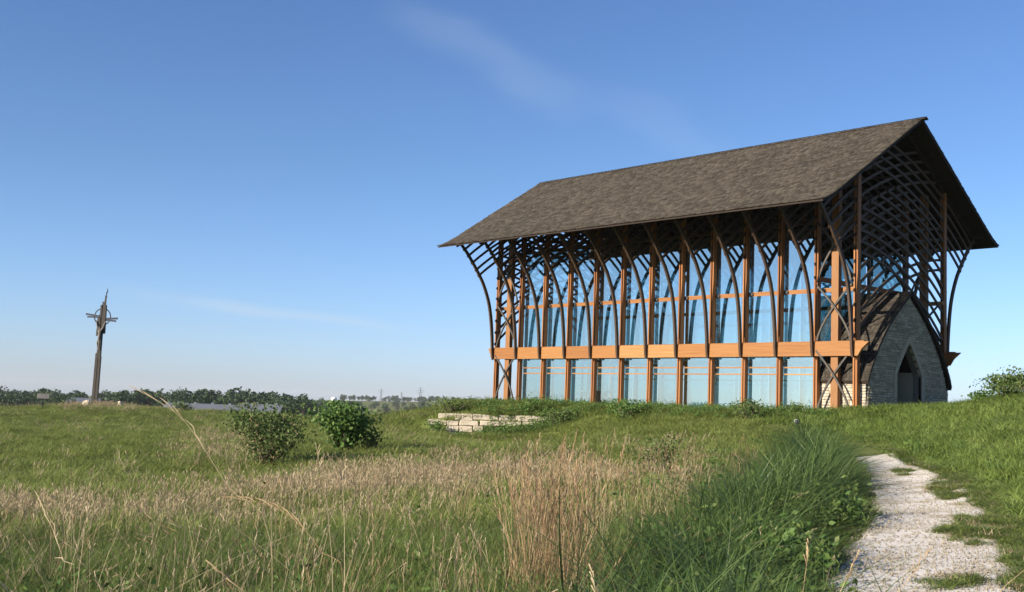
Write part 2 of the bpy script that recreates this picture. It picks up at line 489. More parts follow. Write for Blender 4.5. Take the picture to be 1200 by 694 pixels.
# the footpath (left edge, right edge, range)
PATH = [(0, -6), (2.6, -2), (3.2, 3), (3.55, 7)]
PW = [.9, .9, .9, .9]
for l_, r_, d_ in ((966, 1196, 11), (992, 1186, 14), (1022, 1162, 17.5), (1020, 1128, 23), (1002, 1080, 28), (986, 1046, 33), (958, 1004, 38), (925, 966, 43), (880, 918, 48)):
    PATH.append((float(bearing((l_ + r_) / 2, d_)) * d_, d_)); PW.append((r_ - l_) / 2 / FPX * d_)
PATH = np.array(PATH); PW = np.array(PW)


def path_at(d):
    return np.interp(d, PATH[:, 1], PATH[:, 0]), np.interp(d, PATH[:, 1], PW)


def path_dist(x, y):
    """signed distance outside the path edge (m, across the path)"""
    a, r, u, d = ad(x, y)
    c, w = path_at(d)
    s = np.abs(u - c) - w
    return np.where(d > 49, 9.0, s), u - c


def vnoise(x, y, s, seed=0):
    """cheap smooth value noise in 0..1"""
    x = np.asarray(x) / s + seed * 17.3; y = np.asarray(y) / s - seed * 9.1
    xi, yi = np.floor(x), np.floor(y); fx, fy = x - xi, y - yi
    fx = fx * fx * (3 - 2 * fx); fy = fy * fy * (3 - 2 * fy)
    def h(i, j):
        v = np.sin(i * 127.1 + j * 311.7 + seed * 74.7) * 43758.5453
        return v - np.floor(v)
    return (h(xi, yi) * (1 - fx) + h(xi + 1, yi) * fx) * (1 - fy) + (h(xi, yi + 1) * (1 - fx) + h(xi + 1, yi + 1) * fx) * fy


def zones(x, y):
    """share of straw, lush grass and short hillside grass at a plan position"""
    a, r, u, d = ad(x, y)
    yd_ = .097 + 1.5 / np.maximum(d, 5)
    px = 600 + FPX * (np.tan(np.radians(np.clip(a, -60, 60))) * (.9953 + PITCH * yd_) - ROLL * yd_)
    n1 = vnoise(x, y, 3.5, 1); n2 = vnoise(x, y, 1.1, 2); n3 = vnoise(x, y, 9, 3)
    dc = np.interp(px, [-500, 0, 200, 300, 420, 540, 640, 800], [15, 17.5, 19, 20, 24, 27, 27, 24])
    wd = np.interp(px, [0, 250, 420, 540, 700], [2.1, 3.0, 5.5, 8, 10])
    amp = np.interp(px, [-300, 0, 420, 560, 640, 760, 860, 940], [.8, .85, .8, .55, .38, .22, .12, .0])
    straw = amp * np.exp(-((d - dc) / wd) ** 2)
    straw = np.maximum(straw, .5 * np.exp(-((d - 96) / 9) ** 2) * np.exp(-((px - 115) / 80) ** 2))
    straw = np.maximum(straw, .32 * np.exp(-((d - 42) / 14) ** 2) * np.exp(-((px - 265) / 50) ** 2))
    straw = np.maximum(straw, .02 * (d > 25) * (px < 560))
    straw = np.maximum(straw, .05 * (d <= 16) * (px < 700))
    straw = np.clip(straw * (.25 + 1.0 * n1) + (n2 - .5) * .5 * (straw > .15), 0, .85)
    pd, side = path_dist(x, y)
    lush = np.clip((px - np.interp(d, [3, 5, 6.5, 8, 11, 16, 24, 28], [560, 590, 620, 670, 740, 800, 870, 900])) / 60, 0, 1)
    lush = lush * np.clip((40 - d) / 5, 0, 1) * (side < 0) * np.clip((pd - np.interp(d, [20, 28], [.55, .0])) / .5, 0, 1)
    right = ((side > 0) & (d < 60)) | ((px > 985) & (d > 31) & (d < 60))
    return straw, lush, right, px, d, n1, n3


# ground sheet: rings round the viewpoint out to the horizon
angs = np.r_[np.arange(-180, -36, 1.5), np.arange(-36, 36, .3), np.arange(36, 180, 1.5)]
NA = len(angs)
rad = [0.0]
r_ = .6
while r_ < 5000:
    rad.append(r_)
    r_ = r_ * (1.035 if r_ < 130 else 1.09) if not 53 < r_ < 66 else r_ + .3
rad = np.array(rad[1:])
AA, RR = np.meshgrid(np.radians(angs), rad)
uu, dd = RR * np.sin(AA), RR * np.cos(AA)
GX = CAM[0] + F2[0] * dd + R2[0] * uu; GY = CAM[1] + F2[1] * dd + R2[1] * uu
GZ = H(GX, GY)
V = np.stack([GX, GY, GZ], -1).reshape(-1, 3)
V = np.vstack([V, [[CAM[0], CAM[1], H(CAM[0], CAM[1])]]])
nr = len(rad)
idx = np.arange(nr * NA).reshape(nr, NA)
q = np.stack([idx[:-1], np.roll(idx, -1, 1)[:-1], np.roll(idx, -1, 1)[1:], idx[1:]], -1).reshape(-1, 4)[:, ::-1]
gme = np_mesh('ground', V, q, [], smooth=True)
bm = bmesh.new(); bm.from_mesh(gme); bm.verts.ensure_lookup_table()
c = bm.verts[nr * NA]
for k in range(NA):
    f_ = bm.faces.new((bm.verts[k], c, bm.verts[(k + 1) % NA])); f_.smooth = True
bmesh.ops.recalc_face_normals(bm, faces=bm.faces)
bm.to_mesh(gme); bm.free()
if gme.polygons[0].normal.z < 0: gme.flip_normals()
st, lu, rt_, px_, d_, n1_, n3_ = zones(V[:, 0], V[:, 1])
att = gme.attributes.new('straw', 'FLOAT', 'POINT'); att.data.foreach_set('value', st.astype(np.float32))
gm_, nt, b = newmat('meadow_soil')
L = nt.links
t = nt.nodes.new('ShaderNodeTexCoord')
n_a = nt.nodes.new('ShaderNodeTexNoise'); n_a.inputs['Scale'].default_value = .35; n_a.inputs['Detail'].default_value = 8
n_b = nt.nodes.new('ShaderNodeTexNoise'); n_b.inputs['Scale'].default_value = 6; n_b.inputs['Detail'].default_value = 6
n_c = nt.nodes.new('ShaderNodeTexNoise'); n_c.inputs['Scale'].default_value = .012; n_c.inputs['Detail'].default_value = 4
for n_ in (n_a, n_b, n_c): L.new(t.outputs['Object'], n_.inputs['Vector'])
rg = ramp_node(nt, [(.3, (.085, .105, .03)), (.5, (.115, .135, .042)), (.7, (.15, .16, .06))])
L.new(n_a.outputs['Fac'], rg.inputs['Fac'])
rs = ramp_node(nt, [(.3, (.11, .085, .045)), (.7, (.24, .185, .10))]); L.new(n_b.outputs['Fac'], rs.inputs['Fac'])
at = nt.nodes.new('ShaderNodeAttribute'); at.attribute_name = 'straw'
mx = nt.nodes.new('ShaderNodeMix'); mx.data_type = 'RGBA'
L.new(at.outputs['Fac'], mx.inputs[0]); L.new(rg.outputs['Color'], mx.inputs[6]); L.new(rs.outputs['Color'], mx.inputs[7])
rc = ramp_node(nt, [(.35, (.8, .8, .8)), (.65, (1.15, 1.15, 1.0))]); L.new(n_c.outputs['Fac'], rc.inputs['Fac'])
mm = nt.nodes.new('ShaderNodeMix'); mm.data_type = 'RGBA'; mm.blend_type = 'MULTIPLY'; mm.inputs[0].default_value = 1
L.new(mx.outputs[2], mm.inputs[6]); L.new(rc.outputs['Color'], mm.inputs[7])
L.new(mm.outputs[2], b.inputs['Base Color'])
b.inputs['Roughness'].default_value = 1.0; b.inputs['Specular IOR Level'].default_value = .05
bp = nt.nodes.new('ShaderNodeBump'); bp.inputs['Strength'].default_value = .8; bp.inputs['Distance'].default_value = .06
L.new(n_b.outputs['Fac'], bp.inputs['Height']); L.new(bp.outputs['Normal'], b.inputs['Normal'])
gme.materials.append(gm_)
tag(put('ground', gme), kind='structure')

# ---------------------------------------------------------------- gravel path sheet
ds = np.arange(-6, 32.5, .12)
NC = 15
pv = np.zeros((len(ds), NC, 3))
for i, dv in enumerate(ds):
    c_, w_ = path_at(dv)
    for j in range(NC):
        s = -1 + 2 * j / (NC - 1)
        edge = 0
        if abs(s) == 1:
            edge = (vnoise(np.array([dv * 1.0]), np.array([s * 5.0]), .9, 4)[0] - .5) * .3 + (vnoise(np.array([dv]), np.array([s * 5.]), .4, 5)[0] - .5) * .1
        u_ = c_ + s * (w_ + edge)
        pv[i, j, 0] = CAM[0] + F2[0] * dv + R2[0] * u_; pv[i, j, 1] = CAM[1] + F2[1] * dv + R2[1] * u_
pv[..., 2] = H(pv[..., 0], pv[..., 1]) + .035 + .004 * (vnoise(pv[..., 0], pv[..., 1], .5, 6) - .5)
pv[:, 0, 2] -= .045; pv[:, -1, 2] -= .045
ii = np.arange(len(ds) * NC).reshape(len(ds), NC)
pf = np.stack([ii[:-1, :-1], ii[:-1, 1:], ii[1:, 1:], ii[1:, :-1]], -1).reshape(-1, 4)
pm, nt, b = newmat('limestone_gravel')
L = nt.links
t = nt.nodes.new('ShaderNodeTexCoord')
vo = nt.nodes.new('ShaderNodeTexVoronoi'); vo.inputs['Scale'].default_value = 60
n_a = nt.nodes.new('ShaderNodeTexNoise'); n_a.inputs['Scale'].default_value = 1.3; n_a.inputs['Detail'].default_value = 6
n_b = nt.nodes.new('ShaderNodeTexNoise'); n_b.inputs['Scale'].default_value = 60; n_b.inputs['Detail'].default_value = 3
for n_ in (vo, n_a, n_b): L.new(t.outputs['Object'], n_.inputs['Vector'])
sx = nt.nodes.new('ShaderNodeSeparateColor'); L.new(vo.outputs['Color'], sx.inputs[0])
r1 = ramp_node(nt, [(.0, (.44, .395, .33)), (.25, (.60, .56, .49)), (1, (.70, .66, .59))]); L.new(sx.outputs[0], r1.inputs['Fac'])
r2_ = ramp_node(nt, [(.34, (.70, .65, .56)), (.55, (1.0, 1.0, 1.0))]); L.new(n_a.outputs['Fac'], r2_.inputs['Fac'])
mm = nt.nodes.new('ShaderNodeMix'); mm.data_type = 'RGBA'; mm.blend_type = 'MULTIPLY'; mm.inputs[0].default_value = 1
L.new(r1.outputs['Color'], mm.inputs[6]); L.new(r2_.outputs['Color'], mm.inputs[7]); L.new(mm.outputs[2], b.inputs['Base Color'])
b.inputs['Roughness'].default_value = .95
bp = nt.nodes.new('ShaderNodeBump'); bp.inputs['Strength'].default_value = .55; bp.inputs['Distance'].default_value = .012; bp.invert = True
L.new(vo.outputs['Distance'], bp.inputs['Height']); L.new(bp.outputs['Normal'], b.inputs['Normal'])
pme = np_mesh('gravel_path', pv.reshape(-1, 3), pf, [pm], smooth=True)
if pme.polygons[0].normal.z < 0: pme.flip_normals()
tag(put('gravel_path', pme), kind='structure')

# ================================================================ chapel
chapel = tag(empty('glass_chapel', (12, 4.17, 0)),
             'tall timber and glass chapel with a steep shingled roof and latticed gable', 'chapel')
CO = Vector((-12, -4.17, 0))           # parts are written in plan coordinates: x along the side wall, y into the building
WID = 8.34; YC = WID / 2
FX = [-.04] + [2.0 * i for i in range(1, 12)] + [24.04]
EAVE_Y, EAVE_Z, RIDGE_Z = -4.04, 9.12, 14.35
SL = (RIDGE_Z - EAVE_Z) / (YC - EAVE_Y)
X0E, X1E, X0R, X1R = -.92, 24.90, -1.03, 25.03


def cpart(mb, name, mat, loc=(0, 0, 0), smooth=False):
    return mb.build(name, mat, chapel, CO + Vector(loc), smooth)


def cput(name, me, loc):
    return put(name, me, chapel, CO + Vector(loc))


def roof_z(y):                          # top surface, with a slight bell-cast kick at the eave
    yy = y if y <= YC else WID - y
    t = (yy - EAVE_Y)
    k = .16 * max(0, 1 - t / 1.3) ** 2
    return EAVE_Z + SL * t - .16 + k


def under_z(y): return roof_z(y) - .17


# roof deck: one slab per slope
def roof_x(y):
    yy = y if y <= YC else WID - y
    s = (yy - EAVE_Y) / (YC - EAVE_Y)
    return X0E + (X0R - X0E) * s, X1E + (X1R - X1E) * s


for side in (0, 1):
    mb = MB()
    ys = [EAVE_Y, EAVE_Y + .35, EAVE_Y + .75, EAVE_Y + 1.3, -1, 1.5, YC]
    vs = []
    for y in ys:
        a, b_ = roof_x(y)
        yy = y if side == 0 else WID - y
        zt, zb = roof_z(y) - .03, roof_z(y) - .16
        if y == EAVE_Y: zb = roof_z(y) - .10
        vs.append([(a, yy, zt), (b_, yy, zt), (b_, yy, zb), (a, yy, zb)])
    V_ = [p for r in vs for p in r]; F_ = []
    for i in range(len(ys) - 1):
        o = 4 * i
        F_ += [(o + k, o + (k + 1) % 4, o + 4 + (k + 1) % 4, o + 4 + k) for k in range(4)]
    n_ = len(V_)
    F_ += [(0, 1, 2, 3), (n_ - 4, n_ - 3, n_ - 2, n_ - 1)]
    mb.add(V_, F_)
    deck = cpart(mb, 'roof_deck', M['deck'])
    # shingles: every course its own row of uneven shakes
    mbv = []; mbf = []
    Lr = 0; rows = []
    y = EAVE_Y - .03
    while y < YC + .05:
        rows.append(y); y += .185
    quads = []
    for ri, y in enumerate(rows):
        a, b_ = roof_x(min(y, YC))
        x = a - .02
        while x < b_:
            w = random.uniform(.15, .38)
            x2 = min(x + w, b_ + .02)
            ln = .36 + random.uniform(-.01, .02); th = random.uniform(.022, .06)
            y0 = y + random.uniform(-.035, .03); y1 = min(y0 + ln, YC + .06)
            zo = random.uniform(0, .012)
            z0b = roof_z(max(y0, EAVE_Y)) + .004 + zo; z1b = roof_z(min(y1, YC)) - .018
            sk = random.uniform(-.008, .008)
            P = [(x + .004, y0 + sk, z0b - .012), (x2 - .004, y0 - sk, z0b - .012), (x2 - .004, y1, z1b), (x + .004, y1, z1b),
                 (x + .004, y0 + sk, z0b + th), (x2 - .004, y0 - sk, z0b + th), (x2 - .004, y1, z1b + .012), (x + .004, y1, z1b + .012)]
            if side: P = [(p[0], WID - p[1], p[2]) for p in P]
            quads.append(P)
            x = x2
    V_ = np.array(quads).reshape(-1, 3)
    base = np.array([(4, 5, 6, 7), (0, 1, 5, 4), (1, 2, 6, 5), (3, 0, 4, 7), (0, 3, 2, 1)])
    if side: base = base[:, ::-1]
    F_ = (base[None] + 8 * np.arange(len(quads))[:, None, None]).reshape(-1, 4)
    me = np_mesh('roof_shingles', V_, F_, [M['shingle']])
    s_ = cput('roof_shingles', me, (0, 0, 0)); s_['kind'] = 'stuff'
# ridge cap shakes
capq = []
x = X0R
while x < X1R - .02:
    w = random.uniform(.22, .30)
    for sg in (-1, 1):
        zr = roof_z(YC) + .03 + random.uniform(0, .012)
        ya, yb = YC, YC + sg * .17
        P = [(x, ya, zr), (x + w + .05, ya, zr), (x + w + .05, yb, zr - .115), (x, yb, zr - .115),
             (x, ya, zr + .035), (x + w + .05, ya, zr + .022), (x + w + .05, yb, zr - .095), (x, yb, zr - .08)]
        capq.append(P)
    x += w
base = np.array([(4, 5, 6, 7), (0, 1, 5, 4), (1, 2, 6, 5), (2, 3, 7, 6), (3, 0, 4, 7), (0, 3, 2, 1)])
me = np_mesh('ridge_shingles', np.array(capq).reshape(-1, 3), (base[None] + 8 * np.arange(len(capq))[:, None, None]).reshape(-1, 4), [M['shingle']])
s_ = cput('ridge_shingles', me, (0, 0, 0)); s_['kind'] = 'stuff'

# posts: each frame's column is a pair of planks gripping the lattice
ztop = under_z(0) - .06
pm0 = MB().box((0, 0, (ztop - .4) / 2 + 0), (.072, .25, ztop + .4)).mesh('post', M['post'])
for i, fx in enumerate(FX):
    for y in (.15, WID - .15):
        for s in (-1, 1):
            cput('post', pm0, (fx + s * .072, y, 0))
        # spacer block seen in the slot between the planks
spm = MB().box((0, 0, 2.0), (.066, .17, 4.0 - .7)).mesh('spacer', M['post'])
for fx in FX:
    for y in (.17, WID - .17): cput('spacer', spm, (fx, y, 0))

# curved ribs carrying the eave
RIB = [(-.20, 2.64), (-.225, 2.80), (-.25, 3.2), (-.30, 3.9), (-.42, 4.9), (-.60, 5.8), (-.85, 6.5), (-1.22, 7.22), (-1.6, 7.74), (-2.1, 8.36), (-2.6, 8.92), (-3.05, 9.33)]


def smooth_path(P, n):
    P = np.array(P); t = np.r_[0, np.cumsum(np.linalg.norm(np.diff(P, axis=0), axis=1))]
    tt = np.linspace(0, t[-1], n); out = []
    for a in tt:                       # Catmull-Rom
        i = min(max(np.searchsorted(t, a) - 1, 0), len(P) - 2)
        f = (a - t[i]) / (t[i + 1] - t[i])
        p0 = P[max(i - 1, 0)]; p1 = P[i]; p2 = P[i + 1]; p3 = P[min(i + 2, len(P) - 1)]
        out.append(.5 * ((2 * p1) + (-p0 + p2) * f + (2 * p0 - 5 * p1 + 4 * p2 - p3) * f * f + (-p0 + 3 * p1 - 3 * p2 + p3) * f ** 3))
    return np.array(out)


ribp = smooth_path(RIB, 26)
dep = np.interp(np.linspace(0, 1, 26), [0, .06, .3, 1], [.07, .17, .19, .15])
rm_f = MB().sweep_yz([tuple(p) for p in ribp], 0, .105, dep).mesh('curved_rib', M['rib'])
rm_b = MB().sweep_yz([(WID - p[0], p[1]) for p in ribp], 0, .105, dep).mesh('curved_rib', M['rib'])
for fx in FX:
    cput('curved_rib', rm_f, (fx, 0, 0)); cput('curved_rib', rm_b, (fx, 0, 0))

# lattice: concentric curved laths leaning in from both sides of each frame
LC = (9.25, -5.5); LR = [18.80, 18.34, 17.84, 17.34, 16.95, 16.5, 16.03, 15.53, 15.03, 14.5, 14.0, 13.48, 12.99]


def lz(R, y): return LC[1] + math.sqrt(max(R * R - (y - LC[0]) ** 2, 0))


def lath_path(k, full):
    R = LR[k]
    if k < 5:
        y = -3.4
        while True:                     # first point just outside the rib
            rz = np.interp(y, ribp[:, 0], ribp[:, 1]) if y > ribp[-1, 0] * 1 else 99
            ry = np.interp(lz(R, y), ribp[:, 1], ribp[:, 0])
            if y >= ry - .16 and lz(R, y) < under_z(y) - .05: break
            y += .02
        y0 = y
    else:
        y0 = -.05
    y1 = y0
    while y1 < 8.3:
        y1 += .02
        z = lz(R, y1)
        if k < 4:
            if z > under_z(y1) - .10: break
        elif k <= 8:
            if z > lz(LR[3], WID - y1) + .02: break
    n = 15
    a0 = math.atan2(lz(R, y0) - LC[1], y0 - LC[0]); a1 = math.atan2(lz(R, y1) - LC[1], y1 - LC[0])
    return [(LC[0] + R * math.cos(a0 + (a1 - a0) * i / (n - 1)), LC[1] + R * math.sin(a0 + (a1 - a0) * i / (n - 1))) for i in range(n)]


LM = {}
for k in range(len(LR)):
    p = lath_path(k, True)
    LM[k, 0] = MB().sweep_yz(p, 0, .066, .125).mesh('lattice_lath', M['rib'])
    LM[k, 1] = MB().sweep_yz([(WID - a, b_) for a, b_ in p], 0, .066, .125).mesh('lattice_lath', M['rib'])
for i, fx in enumerate(FX):
    ks = range(len(LR)) if i in (0, 12) else range(9) if i in (1, 11) else range(7)
    for k in ks:
        cput('lattice_lath', LM[k, 0], (fx - .036, 0, 0)); cput('lattice_lath', LM[k, 1], (fx + .036, 0, 0))

# rafters under each slope at each frame
for side in (0, 1):
    mb = MB()
    pts = [(y if side == 0 else WID - y, under_z(y) - .10) for y in (-3.35, -2, 0, 2, YC - .08)]
    mb.sweep_yz(pts, 0, .10, .20)
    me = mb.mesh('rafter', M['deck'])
    for fx in FX: cput('rafter', me, (fx, 0, 0))
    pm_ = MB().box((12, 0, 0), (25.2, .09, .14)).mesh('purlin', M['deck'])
    for y in (-2.9, -1.3, .9, 2.4, 3.6):
        yy = y if side == 0 else WID - y
        cput('purlin', pm_, (0, yy, under_z(y) - .055))

# long glulam beams and rails on both sides
for y, sgn in ((-.075, -1), (WID + .075, 1)):
    for i in range(-1, 13):
        a = FX[i] + .004 if i >= 0 else None; b_ = FX[i + 1] - .004 if i < 12 else None
        if i < 0: o = [(-.52, 3.34), (b_, 3.34), (b_, 2.70), (-.22, 2.70), (-.34, 3.0)]
        elif i == 12: o = [(a, 3.34), (24.82, 3.34), (24.46, 3.02), (24.26, 2.70), (a, 2.70)]
        else: o = [(a, 3.34), (b_, 3.34), (b_, 2.70), (a, 2.70)]
        # four laminations, each a hair proud or shy of the next
        mb = MB(); zs_ = [2.70, 2.86, 3.02, 3.18, 3.34]
        if i in (-1, 12): mb.prism(o, y - .07, y + .07, axis=1)
        else:
            for k in range(4):
                e = .004 * ((k * 7 + i * 3) % 3)
                mb.box(((a + b_) / 2, y, (zs_[k] + zs_[k + 1]) / 2), (b_ - a, .13 + e, .157))
        cpart(mb, 'glulam_beam', M['beam'])
    mb = MB().box((12.0, 0, 0), (24.3, .10, .20))
    cpart(mb, 'upper_rail', M['beam'], (0, .36 if sgn < 0 else WID - .36, 5.76))
    bm_ = MB().box((0, 0, 0), (.20, .12, .13)).mesh('rail_bracket', M['metal'])
    for fx in FX[1:-1]:
        cput('rail_bracket', bm_, (fx + .23, .285 if sgn < 0 else WID - .285, 5.765))
    # spandrel cap: thin shadow line on top of the beam
    cpart(MB().box((12.1, 0, 0), (24.9, .20, .035)), 'beam_cap', M['beam'], (0, y + .06 * -sgn, 3.361))

# wide corner columns inside the end bays
wm = MB().box((0, 0, 5.55), (.36, .26, 11.1 + .4)).mesh('wide_column', M['wide'])
for x in (1.0, 23.0):
    for y in (.14, WID - .14): cput('wide_column', wm, (x, y, 0))

# curved cross braces in the end bays
def brace(x0, z0, x1, z1, bow, y):
    n = 12; P = []
    for i in range(n):
        t = i / (n - 1)
        P.append((x0 + (x1 - x0) * t ** bow, y, z0 + (z1 - z0) * t))
    return P


def brace_bar(P, th=.085, dy=.07):
    mb = MB(); V_ = []; F_ = []
    n = len(P)
    for i in range(n):
        a = P[max(0, i - 1)]; b_ = P[min(n - 1, i + 1)]
        tx, tz = b_[0] - a[0], b_[2] - a[2]; l = math.hypot(tx, tz)
        nx, nz = -tz / l * th / 2, tx / l * th / 2
        x, y, z = P[i]
        V_ += [(x + nx, y - dy / 2, z + nz), (x + nx, y + dy / 2, z + nz), (x - nx, y + dy / 2, z - nz), (x - nx, y - dy / 2, z - nz)]
    for i in range(n - 1):
        o = 4 * i
        F_ += [(o + k, o + (k + 1) % 4, o + 4 + (k + 1) % 4, o + 4 + k) for k in range(4)]
    F_ += [(3, 2, 1, 0), (4 * n - 4, 4 * n - 3, 4 * n - 2, 4 * n - 1)]
    return mb.add(V_, F_)


for xa, xb in ((FX[0] + .14, FX[1] - .14), (FX[11] + .14, FX[12] - .14)):
    for y, s in ((-.04, -1), (WID + .04, 1)):
        for z0, z1, bow in ((.0, 2.95, 1.55), (3.42, 5.95, 1.45), (6.1, 8.9, 1.45)):
            if z0 < 1:
                A = brace(xa, z0, xb, z1, bow, y); B = brace(xb, z0, xa, z1, bow, y + s * .08)
            else:
                A = brace(xa, z0, xb, z1, bow, y); B = brace(xb, z0, xa, z1, bow, y + s * .08)
            cpart(brace_bar(A), 'cross_brace', M['brace']); cpart(brace_bar(B), 'cross_brace', M['brace'])

# glass walls between the frames, panes and glazing bars
def pane(x0, x1, z0, z1): return MB().box(((x1 - x0) / 2, 0, (z1 - z0) / 2), (x1 - x0, .012, z1 - z0))


for y in (.33, WID - .33):
    for i in range(1, 11):
        xa, xb = FX[i] + .13, FX[i + 1] - .13
        w = xb - xa
        for z0, z1 in ((.08, 1.85), (1.91, 2.17), (2.23, 2.95), (3.02, 5.68), (5.84, 8.9)):
            if i == 1:
                LM['pane', y, z0] = pane(0, 1.74, z0, z1).mesh('window_pane', M['glass'])
                cput('window_pane', LM['pane', y, z0], (xa, y, z0))
                
            else:
                cput('window_pane', LM['pane', y, z0], (xa, y, z0))
        for z in (1.88, 2.20, 2.985):
            key = ('bar', z)
            if key not in LM:
                LM[key] = MB().box((0, 0, 0), (1.74, .07, .06 if z < 2.5 else .07)).mesh('glazing_bar', M['beam'])
            cput('glazing_bar', LM[key], ((xa + xb) / 2, y, z))
        if ('head',) not in LM:
            LM['head',] = MB().box((0, 0, 0), (1.74, .09, .12)).mesh('head_rail', M['rib'])
            LM['sill',] = MB().box((0, 0, 0), (1.74, .12, .10)).mesh('sill_rail', M['post'])
        cput('head_rail', LM['head',], ((xa + xb) / 2, y, 8.96))
        cput('sill_rail', LM['sill',], ((xa + xb) / 2, y, .03))
# glass end walls set one bay in
for x in (2.0, 22.0):
    me = MB().box((0, 0, 0), (.012, 2.4, 2.75)).mesh('window_pane', M['glass'])
    me2 = MB().box((0, 0, 0), (.012, 2.4, 3.1)).mesh('window_pane', M['glass'])
    for y in (1.6, 4.17, 6.74):
        if x < 10: cput('window_pane', me, (x, y, 1.5))
        if y != 4.17 or x < 10: cput('window_pane', me2, (x, y, 4.6))
    mu = MB().box((0, 0, 3.1), (.08, .12, 6.3)).mesh('mullion', M['post'])
    for y in (2.885, 5.455):
        if x < 10: cput('mullion', mu, (x, y, 0))
    cput('tie_beam', MB().box((0, 0, 0), (.12, 7.4, .22)).mesh('tie_beam', M['post']), (x, YC, 6.3))
    if x < 10: cput('tie_beam', MB().box((0, 0, 0), (.12, 7.4, .16)).mesh('tie_beam', M['post']), (x, YC, 2.96))
cpart(MB().box((12.0, YC, -.18), (25.2, 9.0, .44)), 'floor_slab', M['floor'])

altar = tag(empty('altar_table', (4.4, YC, .04)), 'grey stone altar block behind the glass at the far end of the chapel', 'altar')
MB().box((0, 0, .44), (.62, 1.5, .88), taper=.92).build('altar_base', M['slate'], altar)
MB().box((0, 0, .94), (.85, 1.9, .11)).build('altar_top', M['lime'], altar)

# ================================================================ stone entrance
entry = tag(empty('stone_entrance', (24.38, YC, 0)),
            'pointed grey stone entrance with a lancet doorway under the lattice gable', 'entrance')
EO = Vector((-24.38, -YC, 0))
PROF = [(-3.80, 0), (-3.78, .6), (-3.55, 1.78), (-2.92, 2.95), (-2.08, 4.0), (-1.16, 4.87), (0, 5.75)]   # half gable outline (from the middle)
pp = smooth_path(PROF[1:], 15)


def half_at(z): return float(np.interp(z, pp[:, 1], pp[:, 0])) if z > .6 else -3.79


DH, DSP, DAP = 1.15, 2.02, 3.58        # doorway half width, springing, apex


def door_half(z):
    if z <= DSP: return DH
    t = (z - DSP) / (DAP - DSP)
    return DH * max(0, 1 - t ** 1.12)


def epart(mb, name, mat, loc=(0, 0, 0)): return mb.build(name, mat, entry, EO + Vector(loc))


XG = 24.38
# gable wall, with the doorway left open
zs = list(np.linspace(-.3, 5.72, 46))
mb = MB()
for za, zb in zip(zs[:-1], zs[1:]):
    for s in (-1, 1):
        oa, ob = -half_at(za), -half_at(zb)
        ia, ib = (door_half(za) if za < DAP else 0), (door_half(zb) if zb < DAP else 0)
        P = [(XG - .42, YC + s * ia, za), (XG, YC + s * ia, za), (XG, YC + s * oa, za), (XG - .42, YC + s * oa, za),
             (XG - .42, YC + s * ib, zb), (XG, YC + s * ib, zb), (XG, YC + s * ob, zb), (XG - .42, YC + s * ob, zb)]
        mb.hexa(P)
epart(mb, 'gable_wall', M['mortar'])
# stone facing in thin uneven courses
def stones(facefn, rows):
    q = []
    for (z0, z1, spans) in rows:
        for a, b_ in spans:
            u = a + random.uniform(-.2, 0)
            while u < b_ - .02:
                w = random.uniform(.18, .55); u2 = min(u + w, b_)
                ua = max(u, a)
                if b_ - u2 < .1: u2 = b_
                if u2 - ua > .03: q.append(facefn(ua + .006, u2 - .006, z0 + .006, z1 - .006, random.uniform(.012, .05)))
                u = u2
    return q


rows = []; z = -.3
while z < 5.6:
    h = random.uniform(.07, .13); z1 = z + h
    o_ = -half_at(z1) - .02; i_ = door_half(z) + .22 if z < DAP + .3 else 0
    if z < DAP + .35 and z > DSP: i_ = door_half(min(z, DAP)) + .24 * (1 - max(0, (z - DAP)) / .35)
    if o_ > i_ + .03:
        rows.append((z, z1, [(-o_, -i_), (i_, o_)] if i_ > 0 else [(-o_, o_)]))
    z = z1
def gf(a, b_, z0, z1, t): return [(XG, YC + a, z0), (XG, YC + b_, z0), (XG + t, YC + b_ - .004, z0 + .006), (XG + t, YC + a + .004, z0 + .006),
                                  (XG, YC + a, z1), (XG, YC + b_, z1), (XG + t, YC + b_ - .004, z1 - .006), (XG + t, YC + a + .004, z1 - .006)]
base = np.array([(4, 5, 6, 7), (1, 2, 6, 5), (2, 3, 7, 6), (3, 0, 4, 7), (0, 3, 2, 1)])
q = stones(gf, rows)
me = np_mesh('facing_stones', np.array(q).reshape(-1, 3), (base[None] + 8 * np.arange(len(q))[:, None, None]).reshape(-1, 4), [M['slate']])
o_ = put('facing_stones', me, entry, EO); o_['kind'] = 'stuff'
# side walls (sunlit one faces the meadow) and their facing
for s in (-1, 1):
    yw = YC + s * 3.6
    epart(MB().box((23.0, yw, .75), (2.3, .36, 2.1)), 'side_wall', M['mortar'])
    rows = []; z = -.3
    while z < 1.78:
        h = random.uniform(.09, .16); rows.append((z, min(z + h, 1.79), [(21.86, XG)])); z += h
    yo = yw + s * .18
    def sf(a, b_, z0, z1, t): return [(a, yo, z0), (a, yo + s * t, z0 + .005), (b_, yo + s * t, z0 + .005), (b_, yo, z0),
                                      (a, yo, z1), (a, yo + s * t, z1 - .005), (b_, yo + s * t, z1 - .005), (b_, yo, z1)]
    q = stones(sf, rows)
    b6 = np.array([(4, 5, 6, 7), (0, 1, 5, 4), (1, 2, 6, 5), (2, 3, 7, 6), (0, 3, 2, 1)])
    me = np_mesh('facing_stones', np.array(q).reshape(-1, 3), (b6[None] + 8 * np.arange(len(q))[:, None, None]).reshape(-1, 4), [M['lime']])
    o_ = put('facing_stones', me, entry, EO); o_['kind'] = 'stuff'
